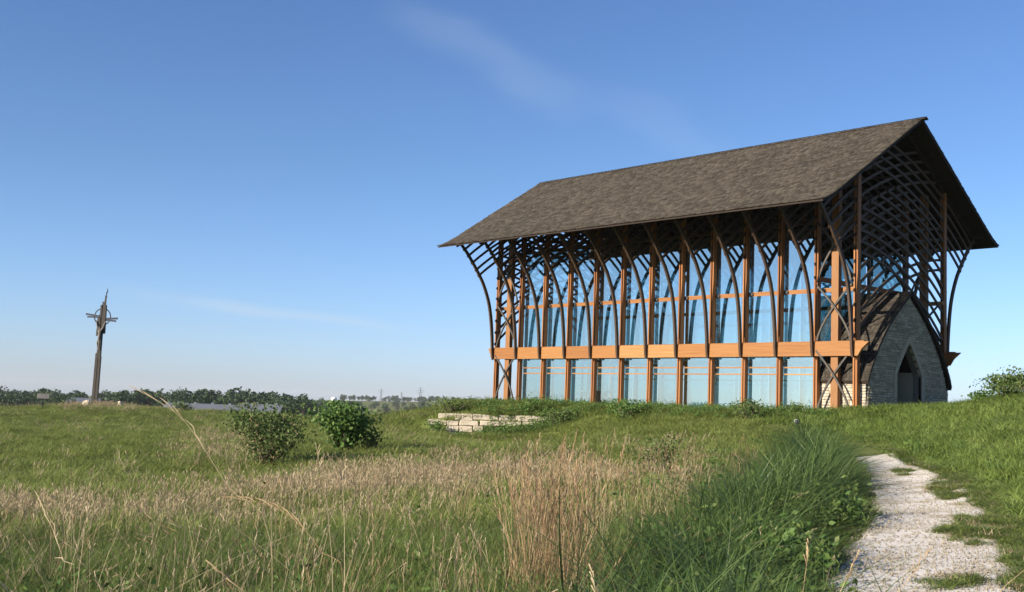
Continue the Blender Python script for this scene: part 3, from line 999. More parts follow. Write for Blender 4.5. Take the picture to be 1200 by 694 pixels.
# passage walls, ceiling and door inside
for s in (-1, 1):
    epart(MB().box((22.95, YC + s * (DH + .12), .95), (2.0, .2, 2.5)), 'passage_wall', M['slate'])
epart(MB().prism([(YC - DH - .1, 2.22), (YC, DAP + .15), (YC + DH + .1, 2.22), (YC + DH + .1, 2.32), (YC, DAP + .27), (YC - DH - .1, 2.32)], 21.95, 23.94), 'passage_ceiling', M['deck'])
epart(MB().prism([(YC - DH, 0.04), (YC + DH, .04), (YC + DH, DSP + .1), (YC, DAP), (YC - DH, DSP + .1)], 21.95, 22.02), 'door', M['rib'])
# voussoirs round the doorway
path = [(DH, z) for z in np.linspace(.1, DSP, 6)] + [(door_half(z), z) for z in np.linspace(DSP, DAP, 6)[1:]]
for s in (-1, 1):
    for (a, za), (b_, zb) in zip(path[:-1], path[1:]):
        top = zb >= DAP - .01
        oa, ob = a + .24, b_ + .24
        za_o, zb_o = za + (.08 if za > DSP + .01 else 0), zb + (.08 if not top else .34)
        if top: ob = .0
        if zb <= DSP + .01: zb_o = zb
        g = .008
        P = [(XG - .12, YC + s * a, za + g), (XG + .055, YC + s * a, za + g), (XG + .055, YC + s * oa, za_o + g), (XG - .12, YC + s * oa, za_o + g),
             (XG - .12, YC + s * b_, zb - g), (XG + .055, YC + s * b_, zb - g), (XG + .055, YC + s * ob, zb_o - g), (XG - .12, YC + s * ob, zb_o - g)]
        epart(MB().hexa(P), 'surround_stone', M['slate'])
# shingled roof following the gable curve, kicked out at the eave
op = [(-3.88, 1.60), (-3.80, 1.78)] + [tuple(p + np.array([-.17, .10])) for p in smooth_path([(-3.55, 1.9), (-2.92, 2.95), (-2.08, 4.0), (-1.16, 4.87), (0.17, 5.86)], 9)]
op[-1] = (0, 5.98)
for s in (-1, 1):
    mb = MB()
    V_ = []; F_ = []
    for (y, z) in op:
        yy = YC - s * y * -1 if False else YC + (y if s < 0 else -y)
        V_ += [(21.9, yy, z), (XG + .16, yy, z), (XG + .16, yy + (.05 if s < 0 else -.05), z - .13), (21.9, yy + (.05 if s < 0 else -.05), z - .13)]
    for i in range(len(op) - 1):
        o = 4 * i
        F_ += [(o + k, o + (k + 1) % 4, o + 4 + (k + 1) % 4, o + 4 + k) for k in range(4)]
    n_ = len(V_); F_ += [(0, 1, 2, 3), (n_ - 4, n_ - 3, n_ - 2, n_ - 1)]
    mb.add(V_, F_); epart(mb, 'entrance_roof', M['deck'])
    # shakes along the curve
    oo = np.array(op); t = np.r_[0, np.cumsum(np.linalg.norm(np.diff(oo, axis=0), axis=1))]
    q = []
    a = 0
    while a < t[-1] - .05:
        b_ = min(a + .22, t[-1])
        ya, za = np.interp(a, t, oo[:, 0]), np.interp(a, t, oo[:, 1]); yb, zb = np.interp(b_, t, oo[:, 0]), np.interp(b_, t, oo[:, 1])
        l = math.hypot(yb - ya, zb - za); ny, nz = -(zb - za) / l, (yb - ya) / l
        x = 21.9
        while x < XG + .16:
            x2 = min(x + random.uniform(.12, .28), XG + .18); th = random.uniform(.02, .04)
            Y = lambda y: YC + (y if s < 0 else -y)
            q.append([(x, Y(ya), za), (x2 - .006, Y(ya), za), (x2 - .006, Y(yb), zb), (x, Y(yb), zb),
                      (x, Y(ya + ny * th), za + nz * th), (x2 - .006, Y(ya + ny * th), za + nz * th), (x2 - .006, Y(yb + ny * .004), zb + nz * .004), (x, Y(yb + ny * .004), zb + nz * .004)])
            x = x2
        a += .15
    base = np.array([(4, 5, 6, 7), (0, 1, 5, 4), (1, 2, 6, 5), (2, 3, 7, 6), (3, 0, 4, 7)])
    if s > 0: base = base[:, ::-1]
    me = np_mesh('entrance_shingles', np.array(q).reshape(-1, 3), (base[None] + 8 * np.arange(len(q))[:, None, None]).reshape(-1, 4), [M['shingle']])
    o_ = put('entrance_shingles', me, entry, EO); o_['kind'] = 'stuff'

# ================================================================ cross sculpture
cx, cy = ground_from(110, 100)
cz = float(H(cx, cy))
cross = tag(empty('cross_sculpture', (cx, cy, cz), -YAW - .08), 'tall weathered metal cross with a ringed head standing alone on the meadow crest', 'cross')
K = .0165


def lean(z): return z * .012


def plank(name, x0, x1, z0, z1, mat, y=0, th=.16, taper=1.0, skew=0.0):
    a, b_ = lean(z0), lean(z1) + skew
    w = (x1 - x0) / 2 * (1 - taper)
    P = [(x0 + a, y - th / 2, z0), (x1 + a, y - th / 2, z0), (x1 + a, y + th / 2, z0), (x0 + a, y + th / 2, z0),
         (x0 + b_ + w, y - th / 2, z1), (x1 + b_ - w, y - th / 2, z1), (x1 + b_ - w, y + th / 2, z1), (x0 + b_ + w, y + th / 2, z1)]
    return MB().hexa(P).build(name, mat, cross)


plank('mast_plank', -.29, -.03, -.4, 4.55, M['bronze'], .03, .2, .82)
plank('mast_plank', .03, .27, -.4, 4.25, M['bronze'], -.05, .22, .85)
plank('mast_plank', -.10, .10, 0, 4.4, M['metal'], .18, .12)
plank('mast_plank', -.17, .17, 4.1, 6.35, M['bronze'], .05, .22, .95)
plank('mast_plank', -.36, -.06, 6.05, 7.65, M['bronze'], .02, .2, .9)
plank('mast_plank', .02, .40, 6.25, 8.75, M['bronze'], .0, .2, .75)
plank('mast_plank', -.24, -.02, 6.9, 8.75, M['metal'], .07, .16, .5)
plank('mast_plank', -.14, .16, 6.2, 9.05, M['metal'], .15, .1, .7)
plank('spire_blade', .10, .27, 8.55, 9.6, M['bronze'], 0, .1, .6, .05)
MB().tube([(.29 + lean(9.5), 0, 9.45), (.25 + lean(9.8), 0, 9.75), (.34 + lean(10), 0, 9.98), (.30 + lean(10.2), 0, 10.2)], [.06, .05, .05, .03], 6).build('spire_tip', M['bronze'], cross)
for s, zc in ((-1, 7.72), (1, 7.50)):
    mb = MB()
    for dz, l0, l1, h0, h1 in ((.075, .2, 1.44, .15, .17), (-.085, .2, 1.30, .15, .15)):
        z0 = zc + dz + (.03 if s < 0 else -.02)
        x0, x1 = s * l0 + lean(zc), s * l1 + lean(zc)
        za, zb = zc + dz * .6, zc + dz * 1.5 + (.09 if s < 0 else .0)
        mb.hexa([(x0, -.06, za - h0 / 2), (x1, -.04, zb - h1 / 2), (x1, .04, zb - h1 / 2), (x0, .06, za - h0 / 2),
                 (x0, -.06, za + h0 / 2), (x1, -.04, zb + h1 / 2), (x1, .04, zb + h1 / 2), (x0, .06, za + h0 / 2)])
    mb.build('cross_arm', M['bluesteel'], cross)
ringm = MB(); n = 40
pts = [(lean(7.6) + .04 + .72 * math.cos(2 * math.pi * i / n), .05, 7.72 + .72 * math.sin(2 * math.pi * i / n)) for i in range(n + 1)]
ringm.tube(pts, .045, 6).build('halo_ring', M['bronze'], cross, smooth=True)
# hanging figure on the mast
bm = bmesh.new()
sk = bm.verts.layers.skin.verify()
J = {}
def joint(k, p, par=None):
    J[k] = bm.verts.new((p[0] + lean(p[2]), p[1], p[2]))
    if par: bm.edges.new((J[par], J[k]))
for k, p, par in (('pelvis', (.0, -.22, 5.9), None), ('waist', (.02, -.22, 6.15), 'pelvis'), ('chest', (.02, -.24, 6.5), 'waist'), ('neck', (.0, -.25, 6.72), 'chest'), ('head', (-.04, -.30, 6.86), 'neck'),
                  ('ls', (-.19, -.23, 6.62), 'chest'), ('le', (-.30, -.18, 7.0), 'ls'), ('lh', (-.42, -.12, 7.4), 'le'), ('rs', (.22, -.23, 6.62), 'chest'), ('re', (.32, -.18, 6.98), 'rs'), ('rh', (.45, -.12, 7.35), 're'),
                  ('lk', (-.09, -.30, 5.45), 'pelvis'), ('la', (-.03, -.2, 4.98), 'lk'), ('rk', (.09, -.30, 5.45), 'pelvis'), ('ra', (.04, -.2, 4.98), 'rk'), ('lf', (-.03, -.28, 4.78), 'la'), ('rf', (.05, -.28, 4.78), 'ra')):
    joint(k, p, par)
me = bpy.data.meshes.new('hanging_figure')
for k, r in dict(pelvis=.13, waist=.11, chest=.15, neck=.06, head=.10, ls=.075, le=.055, lh=.045, rs=.075, re=.055, rh=.045, lk=.075, la=.05, rk=.075, ra=.05, lf=.045, rf=.045).items():
    J[k][sk].radius = (r, r); J[k][sk].use_root = (k == 'pelvis')
bm.to_mesh(me); bm.free()
me.materials.append(M['pale'])
fig = put('hanging_figure', me, cross)
fig.modifiers.new('skin', 'SKIN'); fig.modifiers.new('sub', 'SUBSURF').render_levels = 1
fig['label'] = 'pale slender figure hanging on the mast'

# ================================================================ retaining wall of limestone blocks
wall = tag(empty('retaining_wall', (*ground_from(578, 61.6), 0)), 'low stepped retaining wall of pale limestone blocks in front of the chapel terrace', 'wall', )
wx, wy = ground_from(578, 61.6)
wr = -YAW
wall.rotation_euler.z = wr
pxm = 61.6 / FPX
def block(px0, px1, py0, py1, dd, tone=None):
    """one rough block given its extent along the wall and its height"""
    x0, x1 = (px0 - 578) * pxm, (px1 - 578) * pxm
    zc = lambda py: -(py - hor((px0 + px1) / 2)) * pxm + CAM[2]
    z1, z0 = zc(py0), zc(py1)
    j = lambda: random.uniform(-.035, .035)
    mb = MB(); dpt = .55
    P = [(x0 + j(), -.0 + dd + j(), z0), (x1 + j(), dd + j(), z0), (x1 + j(), dd + dpt, z0), (x0 + j(), dd + dpt, z0),
         (x0 + j(), dd + j(), z1 + j()), (x1 + j(), dd + j(), z1 + j()), (x1 + j(), dd + dpt, z1 + j()), (x0 + j(), dd + dpt, z1 + j())]
    me = MB().hexa(P).mesh('limestone_block', M['lime'])
    b = bmesh.new(); b.from_mesh(me)
    bmesh.ops.bevel(b, geom=list(b.edges), offset=.025, segments=1, affect='EDGES')
    b.to_mesh(me); b.free()
    put('limestone_block', me, wall)
for a in ((512, 531.5, 485.6, 491.5, .55), (532, 540, 486, 493, .45), (540.5, 553, 486, 493.2, .4), (562, 585, 494.2, 499.6, .12), (586, 610, 494.8, 500, .1), (611, 632, 495.4, 500.4, .1), (554, 583, 487, 493, .4), (584, 603, 488.2, 494, .35), (603.5, 626, 488.3, 494.6, .3), (627, 645, 488.6, 495, .3),
          (524, 537, 493.4, 499, .2), (538, 560, 493.6, 499.2, .15), (501, 523, 492.4, 498.5, .3),
          (523, 537.5, 499.6, 506.2, .0), (538, 553, 499.8, 507, -.05), (554, 566, 500, 509, -.1), (552, 564, 508, 514, -.25), (526, 545, 507, 513, -.2)):
    block(*a)

# ================================================================ vegetation
M['g_mead'] = leaf_mat('meadow_grass', (.145, .185, .038), (.20, .25, .06), (.28, .30, .10), .38)
M['g_lush'] = leaf_mat('lush_grass', (.034, .068, .016), (.068, .120, .029), (.165, .225, .070), .38, var=.72, rough=.45, spec=.4)
M['g_hill'] = leaf_mat('hillside_grass', (.115, .175, .032), (.17, .24, .052), (.23, .285, .08), .28)
M['straw'] = leaf_mat('dry_straw', (.27, .205, .12), (.38, .30, .185), (.49, .405, .265), .3, rough=.75)
M['bluestem'] = leaf_mat('dry_bluestem', (.22, .13, .07), (.31, .205, .115), (.40, .29, .17), .25, rough=.75)
M['weed'] = leaf_mat('weed_leaf', (.07, .115, .026), (.10, .15, .036), (.155, .19, .055), .4)
M['shrub'] = leaf_mat('shrub_leaf', (.055, .090, .022), (.088, .135, .036), (.135, .175, .055), .35, var=.8)
M['shrub2'] = leaf_mat('bright_shrub_leaf', (.055, .115, .024), (.09, .165, .036), (.135, .21, .055), .4, var=.8)
M['drytwig'] = leaf_mat('dry_leaf', (.16, .11, .06), (.22, .16, .09), (.28, .21, .12), .2, var=.8)
M['far_leaf'] = leaf_mat('far_tree_leaf', (.022, .045, .018), (.034, .064, .024), (.055, .088, .032), .2, var=.75)
M['flower'] = leaf_mat('yellow_flower', (.5, .33, .03), (.6, .42, .05), (.7, .55, .12), .2)


def blades(n, h, spread, width, lean, curl, seg, seed, hvar=.35, tipw=.08, upright=0.0):
    """a tuft of n tapered, arching blades: vertex and quad arrays"""
    r = np.random.default_rng(seed)
    az = r.uniform(0, 2 * math.pi, n); rad0 = spread * np.sqrt(r.uniform(0, 1, n)); pa = r.uniform(0, 2 * math.pi, n)
    bx, by = rad0 * np.cos(pa), rad0 * np.sin(pa)
    hh = h * (1 - hvar * r.uniform(0, 1, n)); ln = np.abs(r.normal(lean, lean * .5, n)); cl = curl * r.uniform(.3, 1.3, n)
    w = width * r.uniform(.6, 1.25, n)
    V = np.zeros((n, seg + 1, 2, 3)); fx = r.uniform(-.6, .6, n)
    for i in range(seg + 1):
        t = i / seg
        out = hh * (ln * t + cl * t * t)
        z = hh * (t - .5 * np.minimum(cl, 1.2) * t ** 3 * .8)
        cxx = bx + np.cos(az) * out; cyy = by + np.sin(az) * out
        ww = w * (1 - t ** 1.6) * .5 + w * tipw * .5
        a2 = az + math.pi / 2 + fx
        V[:, i, 0] = np.stack([cxx + np.cos(a2) * ww, cyy + np.sin(a2) * ww, z], -1)
        V[:, i, 1] = np.stack([cxx - np.cos(a2) * ww, cyy - np.sin(a2) * ww, z], -1)
    base = np.arange(n)[:, None] * (seg + 1) * 2 + np.arange(seg)[None] * 2
    F = np.stack([base, base + 1, base + 3, base + 2], -1).reshape(-1, 4)
    return V.reshape(-1, 3), F


def stems_with_heads(n, h, spread, seed, headlen=.16, headw=.012, stemw=.004, lean=.12, curl=.12):
    """thin dry stems with feathery seed heads made of short slivers"""
    r = np.random.default_rng(seed); Vs = []; Fs = []
    v, f = blades(n, h, spread, stemw, lean, curl, 4, seed, hvar=.3, tipw=.6)
    Vs.append(v); Fs.append(f); o = len(v)
    v = v.reshape(n, 5, 2, 3)
    for i in range(n):
        tip = v[i, 4].mean(0); prev = v[i, 3].mean(0); d = tip - prev; d /= np.linalg.norm(d) + 1e-9
        for k in range(7):
            p = tip - d * headlen * k / 6
            a = r.uniform(0, 6.28); out = np.array([math.cos(a), math.sin(a), .9]); out /= np.linalg.norm(out)
            e = p + (out * .6 + d) * headlen * .28
            s = np.cross(out, d); s = s / (np.linalg.norm(s) + 1e-9) * headw * .5
            Vs.append(np.array([p - s * .4, p + s * .4, e + s, e - s])); Fs.append(np.array([[0, 1, 2, 3]]) + o); o += 4
    return np.vstack(Vs), np.vstack(Fs)


def merge(*parts):
    Vs, Fs, Ms = [], [], []; o = 0
    for k, (v, f) in enumerate(parts):
        Vs.append(v); Fs.append(f + o); Ms.append(np.full(len(f), k)); o += len(v)
    return np.vstack(Vs), np.vstack(Fs), np.concatenate(Ms)


def leaf_quads(P, size, r, flat=.0):
    """one four-cornered leaf at each point, facing any way"""
    n = len(P)
    a = r.normal(size=(n, 3)); a /= np.linalg.norm(a, axis=1)[:, None]
    b_ = r.normal(size=(n, 3)); b_[:, 2] += flat; b_ -= a * (a * b_).sum(1)[:, None]; b_ /= np.linalg.norm(b_, axis=1)[:, None]
    s = (size * r.uniform(.6, 1.3, n))[:, None]
    V = np.stack([P - a * s * .5, P + b_ * s * .28, P + a * s * .5, P - b_ * s * .28], 1)
    return V.reshape(-1, 3), np.arange(4 * n).reshape(n, 4)


def weed_clump(n, h, spread, leaf, seed):
    r = np.random.default_rng(seed)
    st = blades(max(3, n // 7), h, spread, .006, .25, .2, 3, seed, hvar=.4, tipw=.5)
    k = len(st[0]) // 8
    top = st[0].reshape(k, 4, 2, 3).mean(2)
    P = []
    for i in range(n):
        s = r.integers(k); t = r.uniform(.25, 1) * 3; j = min(int(t), 2); f = t - j
        P.append(top[s, j] * (1 - f) + top[s, j + 1] * f + r.normal(0, leaf * .6, 3))
    P = np.array(P); P[:, 2] = np.maximum(P[:, 2], .02)
    return merge(st, leaf_quads(P, leaf, r, .8))


def proto(name, data, mats):
    V, F, mi = data if len(data) == 3 else (*data, None)
    return bpy.data.objects.new(name, np_mesh(name, V, F, mats, mi))


def scatter_tree(coll):
    ng = bpy.data.node_groups.new('scatter', 'GeometryNodeTree')
    ng.interface.new_socket('Geometry', in_out='INPUT', socket_type='NodeSocketGeometry')
    ng.interface.new_socket('Geometry', in_out='OUTPUT', socket_type='NodeSocketGeometry')
    N, L = ng.nodes, ng.links
    gi, go = N.new('NodeGroupInput'), N.new('NodeGroupOutput')
    ci = N.new('GeometryNodeCollectionInfo'); ci.inputs['Collection'].default_value = coll
    ci.inputs['Separate Children'].default_value = True; ci.inputs['Reset Children'].default_value = True
    ip = N.new('GeometryNodeInstanceOnPoints'); ip.inputs['Pick Instance'].default_value = True
    def na(name, typ):
        a = N.new('GeometryNodeInputNamedAttribute'); a.data_type = typ; a.inputs['Name'].default_value = name
        return next(o for o in a.outputs if o.enabled and o.name == 'Attribute')
    L.new(gi.outputs[0], ip.inputs['Points']); L.new(ci.outputs[0], ip.inputs['Instance'])
    L.new(na('pick', 'INT'), ip.inputs['Instance Index'])
    L.new(na('rot', 'FLOAT_VECTOR'), ip.inputs['Rotation']); L.new(na('size', 'FLOAT_VECTOR'), ip.inputs['Scale'])
    L.new(ip.outputs[0], go.inputs[0])
    return ng


def scatter(name, protos, P, rot, size, pick, label, cat):
    coll = bpy.data.collections.new(name + '_source')
    for i, p in enumerate(protos):
        p.name = f'{name}_tuft_{chr(97 + i)}'
        coll.objects.link(p)
    me = bpy.data.meshes.new(name)
    me.vertices.add(len(P)); me.vertices.foreach_set('co', np.asarray(P, np.float32).ravel())
    a = me.attributes.new('rot', 'FLOAT_VECTOR', 'POINT'); a.data.foreach_set('vector', np.asarray(rot, np.float32).ravel())
    a = me.attributes.new('size', 'FLOAT_VECTOR', 'POINT'); a.data.foreach_set('vector', np.asarray(size, np.float32).ravel())
    a = me.attributes.new('pick', 'INT', 'POINT'); a.data.foreach_set('value', np.asarray(pick, np.int32))
    o = put(name, me)
    md = o.modifiers.new('scatter', 'NODES'); md.node_group = scatter_tree(coll)
    return tag(o, label, cat, kind='stuff')


def sector(d0, d1, dens, a0=-33, a1=33):
    """random plan positions in a ring sector ahead of the viewpoint"""
    area = .5 * (d1 ** 2 - d0 ** 2) * math.radians(a1 - a0)
    n = int(area * dens)
    r = np.sqrt(rng.uniform(d0 ** 2, d1 ** 2, n)); a = np.radians(rng.uniform(a0, a1, n))
    u, d = r * np.sin(a), r * np.cos(a)
    return CAM[0] + F2[0] * d + R2[0] * u, CAM[1] + F2[1] * d + R2[1] * u, r


def outside(x, y):
    """keep clear of the building, its end bays and the entrance"""
    return ~((x > -.6) & (x < 24.75) & (y > -.35) & (y < 8.7))


def place(x, y, s, sz=None, tilt=.12, npick=4, sink=.02, wind=0.0):
    n = len(x)
    z = H(x, y) - sink
    rot = np.stack([rng.normal(0, tilt, n) , rng.normal(0, tilt, n), rng.uniform(0, 6.283, n)], -1)
    size = np.stack([s, s, s if sz is None else sz], -1)
    return np.stack([x, y, z], -1), rot, size, rng.integers(0, npick, n)


# meadow grass, in three bands of distance so that the tufts stay fine near and full far away
RINGS = [(2.2, 8, 75, 1.0), (8, 16, 42, 1.15), (16, 30, 20, 1.5), (30, 68, 8, 2.1), (68, 125, 2.8, 3.1)]
M['g_near'] = leaf_mat('near_grass', (.075, .115, .024), (.115, .165, .038), (.18, .215, .065), .4)
green_n = [proto('a', blades(26, (.50, .42, .55, .46)[i], .10, (.007, .009, .006, .011)[i], .24, (.4, .8, .3, 1.1)[i], 4, 10 + i, hvar=.55), [M['g_near']]) for i in range(4)]
green_f = [proto('a', blades(30, .42, .16, .013, .22, .45, 3, 20 + i), [M['g_mead']]) for i in range(4)]
straw_n = [proto('a', merge(blades(15, .52, .12, .0042, .26, .35, 3, 30 + i, hvar=.6), stems_with_heads(4, .74, .12, 40 + i, headlen=.10, headw=.005, stemw=.003)), [M['straw'], M['straw']]) for i in range(4)]
straw_f = [proto('a', merge(blades(30, .40, .18, .0062, .26, .35, 3, 50 + i, hvar=.6), stems_with_heads(6, .54, .18, 60 + i, headw=.007, stemw=.0042, headlen=.12)), [M['straw'], M['straw']]) for i in range(4)]
hill_f = [proto('a', blades(34, .34, .16, .011, .25, .5, 3, 70 + i), [M['g_hill']]) for i in range(4)]
lush_n = [proto('a', blades(26, 1.0, .14, (.014, .010, .018, .012, .015)[i], .22, (.6, .95, 1.25, .8, 1.1)[i], 6, 80 + i, hvar=.6), [M['g_lush']]) for i in range(5)]

tangle = [proto('a', stems_with_heads(5, .95, .2, 140 + i, headlen=.14, headw=.006, stemw=.0036, lean=.75, curl=.35), [M['straw'] if i % 2 else M['bluestem']]) for i in range(4)]
x, y, r = sector(3.2, 15, 1.5); st, lu, rt, px, d, n1, n3 = zones(x, y); k = (~rt) & (path_dist(x, y)[0] > .4) & (rng.uniform(0, 1, len(x)) > lu * .75)
x, y = x[k], y[k]; sz_ = rng.uniform(.6, 1.15, len(x))
scatter('fallen_stems', tangle, *place(x, y, sz_, sz_ * rng.uniform(.6, 1.1, len(x)), tilt=.2), 'thin dry stems leaning every way through the near grass', 'grass')

acc = {k: [] for k in ('gn', 'gf', 'sn', 'sf', 'hf', 'ln')}
for d0, d1, dens, fat in RINGS:
    x, y, r = sector(d0, d1, dens)
    ok = outside(x, y); x, y, r = x[ok], y[ok], r[ok]
    st, lu, rt, px, d, n1, n3 = zones(x, y)
    pd, side = path_dist(x, y)
    onpath = pd < 0
    n = len(x); rn = rng.uniform(0, 1, n)
    # worn verge: shorter grass beside the path
    verge = np.where((side < 0) & (d > 25), 1.0, np.clip(pd / .9, .3, 1))
    # weeds creeping over the gravel: two real patches on its right-hand side
    c_, w_ = path_at(d)
    patch = (np.exp(-((d - 15.6) / 1.3) ** 2 - ((side - .45) / .45) ** 2) + np.exp(-((d - 21.5) / 2.2) ** 2 - ((side - .62) / .3) ** 2) + .8 * np.exp(-((d - 11.2) / .9) ** 2 - ((side - .1) / .55) ** 2)
             + np.clip((side - w_ + .5) / .5, 0, 1) * .5 + np.clip((-side - w_ + .1) / .35, 0, 1) * .3)
    keep_path = (~onpath) | (rng.uniform(0, 1, n) < patch * .25 * vnoise(x, y, .4, 8))
    isst = rn < st
    # the lush bank is handled separately below; thin the ordinary grass there
    under = lu > .5
    for key, sel in (('s', isst & ~rt & ~under), ('g', ~isst & ~rt & ~under), ('h', rt | (under & (rn < .4)))):
        sel = sel & keep_path
        xs_, ys_ = x[sel], y[sel]
        if not len(xs_): continue
        sc = fat * rng.uniform(.75, 1.25, len(xs_)) if d0 < 30 else fat * rng.uniform(.8, 1.2, len(xs_))
        lowp = np.where(onpath[sel], .22, verge[sel])
        hgt = (.75 + .5 * vnoise(xs_, ys_, 2.3, 11)) * rng.uniform(.8, 1.2, len(xs_)) * lowp
        if key == 'g':
            hgt = hgt * np.interp(px[sel], [0, 300, 600], [.85, .95, 1.0]) * np.interp(d[sel], [3, 14, 30, 60, 125], [1.15, 1.1, .9, .75, .8])
        if key == 's': hgt = hgt * np.interp(d[sel], [3, 14, 30, 60, 125], [1.0, 1.0, 1.0, .8, .8])
        hs = hgt * np.where(key == 'h', .95, 1.0)
        hs = hs * np.where((px[sel] > 515) & (px[sel] < 650) & (d[sel] > 57) & (d[sel] < 60.5), .8, 1.0)
        kk = key + ('n' if d0 < 16 and key != 'h' else 'f')
        acc[kk].append(place(xs_, ys_, sc * np.where(onpath[sel], .6, 1), hs, tilt=.10))
def cat4(L_): return [np.concatenate([a[i] for a in L_]) for i in range(4)]
scatter('meadow_grass', green_n, *cat4(acc['gn']), 'fresh green grass of the near meadow', 'grass')
scatter('far_meadow_grass', green_f, *cat4(acc['gf']), 'green grass of the meadow farther off', 'grass')
scatter('dry_grass', straw_n, *cat4(acc['sn']), 'pale dry grass stems among the near green', 'grass')
scatter('far_dry_grass', straw_f, *cat4(acc['sf']), 'tan band of dry grass across the meadow', 'grass')
scatter('hillside_grass', hill_f, *cat4(acc['hf']), 'bright green grass of the slope right of the path', 'grass')

# lush long-bladed bank left of the path
x, y, r = sector(3.6, 40, 30, -6, 22)
st, lu, rt, px, d, n1, n3 = zones(x, y)
ok = rng.uniform(0, 1, len(x)) < lu * np.interp(d, [4, 12, 30, 40], [1.0, .8, .5, .4])
x, y, r, lu = x[ok], y[ok], r[ok], lu[ok]
hh = (.45 + .85 * vnoise(x, y, .9, 14)) * rng.uniform(.75, 1.15, len(x)) * (.6 + .4 * lu) * np.interp(r, [4, 9, 16, 24, 30], [.85, .98, 1.1, 1.25, 1.45])
scatter('lush_grass', lush_n, *place(x, y, np.interp(r, [4, 30], [1, 1.35]) * rng.uniform(.8, 1.2, len(x)), hh, tilt=.26, npick=5), 'dark lush long grass arching beside the gravel path', 'grass')

# reddish tall bluestem stand in the middle and thin scattered tall stems
tall = [proto('a', merge(stems_with_heads(12, 1.35, .16, 90 + i, headlen=.16, headw=.006, stemw=.0036, lean=.10, curl=.10), blades(16, .8, .16, .006, .25, .5, 4, 95 + i)), [M['bluestem'], M['bluestem']]) for i in range(4)]
X, Y, S = [], [], []
for px0, dd, n, sp, s in ((620, 9.6, 8, .30, .95), (652, 10.2, 9, .28, 1.08), (608, 12, 3, .5, .85), (555, 8, 3, .4, .6), (425, 7.2, 3, .25, .55), (655, 15, 5, .8, .85), (722, 15, 5, .25, 1.0), (560, 16, 4, 1.5, .7), (720, 19, 6, 1.5, .8), (800, 24, 7, 1.0, .8), (480, 12, 2, 1.2, .6), (300, 11, 2, 1.2, .5)):
    gx, gy = ground_from(px0, dd)
    X.append(gx + rng.normal(0, sp, n)); Y.append(gy + rng.normal(0, sp, n)); S.append(s * rng.uniform(.75, 1.15, n))
x, y, s = map(np.concatenate, (X, Y, S))
scatter('tall_bluestem', tall, *place(x, y, s, s, tilt=.07), 'reddish brown stand of tall dry grass in the middle of the meadow', 'grass')

dock = [proto('a', blades(11, .42, .06, .055, .55, .7, 5, 150 + i, hvar=.5, tipw=.02), [M['weed'] if i < 2 else M['g_near']]) for i in range(3)] + \
       [proto('a', merge(blades(34, .75, .13, .010, .42, 1.0, 5, 160 + i, hvar=.5), blades(14, .6, .13, .007, .6, .5, 3, 165 + i)), [M['g_near'], M['straw']]) for i in range(3)]
x, y, r = sector(3.4, 24, 1.7); st, lu, rt, px, d, n1, n3 = zones(x, y); pd_, sd_ = path_dist(x, y)
k = (pd_ > .35) & (~rt | (rng.uniform(0, 1, len(x)) < .3)) & (rng.uniform(0, 1, len(x)) < .25 + 1.0 * vnoise(x, y, 1.4, 51))
x, y = x[k], y[k]; sz_ = rng.uniform(.6, 1.2, len(x))
scatter('rough_clumps', dock, *place(x, y, sz_, sz_ * rng.uniform(.7, 1.15, len(x)), tilt=.15, npick=6), 'coarse clumps and broad-leaved docks among the near meadow grass', 'weeds')

# creeping grass and low weeds on the gravel: patches on the right half and along both edges
dv = rng.uniform(8.5, 34, 26000); c_, w_ = path_at(dv); sv = rng.uniform(-1.25, 1.25, len(dv))
u_ = c_ + w_ * sv; x = CAM[0] + F2[0] * dv + R2[0] * u_; y = CAM[1] + F2[1] * dv + R2[1] * u_
nz_ = vnoise(x, y, .55, 31); nz2 = vnoise(x, y, .22, 32)
pt = (1.3 * np.exp(-((dv - 15.6) / 1.5) ** 2 - ((sv - .62) / .45) ** 2) + 1.0 * np.exp(-((dv - 21.5) / 2.4) ** 2 - ((sv - .55) / .42) ** 2) + .75 * np.exp(-((dv - 11.2) / .5) ** 2 - ((sv - .25) / .4) ** 2) + .8 * np.exp(-((dv - 27) / 1.5) ** 2 - ((sv - .3) / .4) ** 2)
      + np.clip((sv - .72) / .3, 0, 1) * .9 + np.clip((-sv - .98) / .25, 0, 1) * .8)
k = (pt * (.35 + 1.1 * nz_) > .82 + .8 * (nz2 - .5) + rng.uniform(-.32, .25, len(dv)))
x, y, nz_ = x[k], y[k], nz_[k]
mats_ = [M['weed'], M['g_mead'], M['g_hill'], M['straw']]
creep = [proto('a', blades(22, .16, .09, .008, .5, .6, 3, 130 + i), [mats_[i]]) for i in range(4)]
P, rot, size, pick = place(x, y, rng.uniform(.6, 1.3, len(x)), rng.uniform(.25, .75, len(x)), tilt=.1)
P[:, 2] += .045
pick = rng.choice(4, len(x), p=[.42, .3, .18, .10])
scatter('creeping_weeds', creep, P, rot, size, pick, 'low creeping grass and weeds spreading over the gravel path', 'weeds')

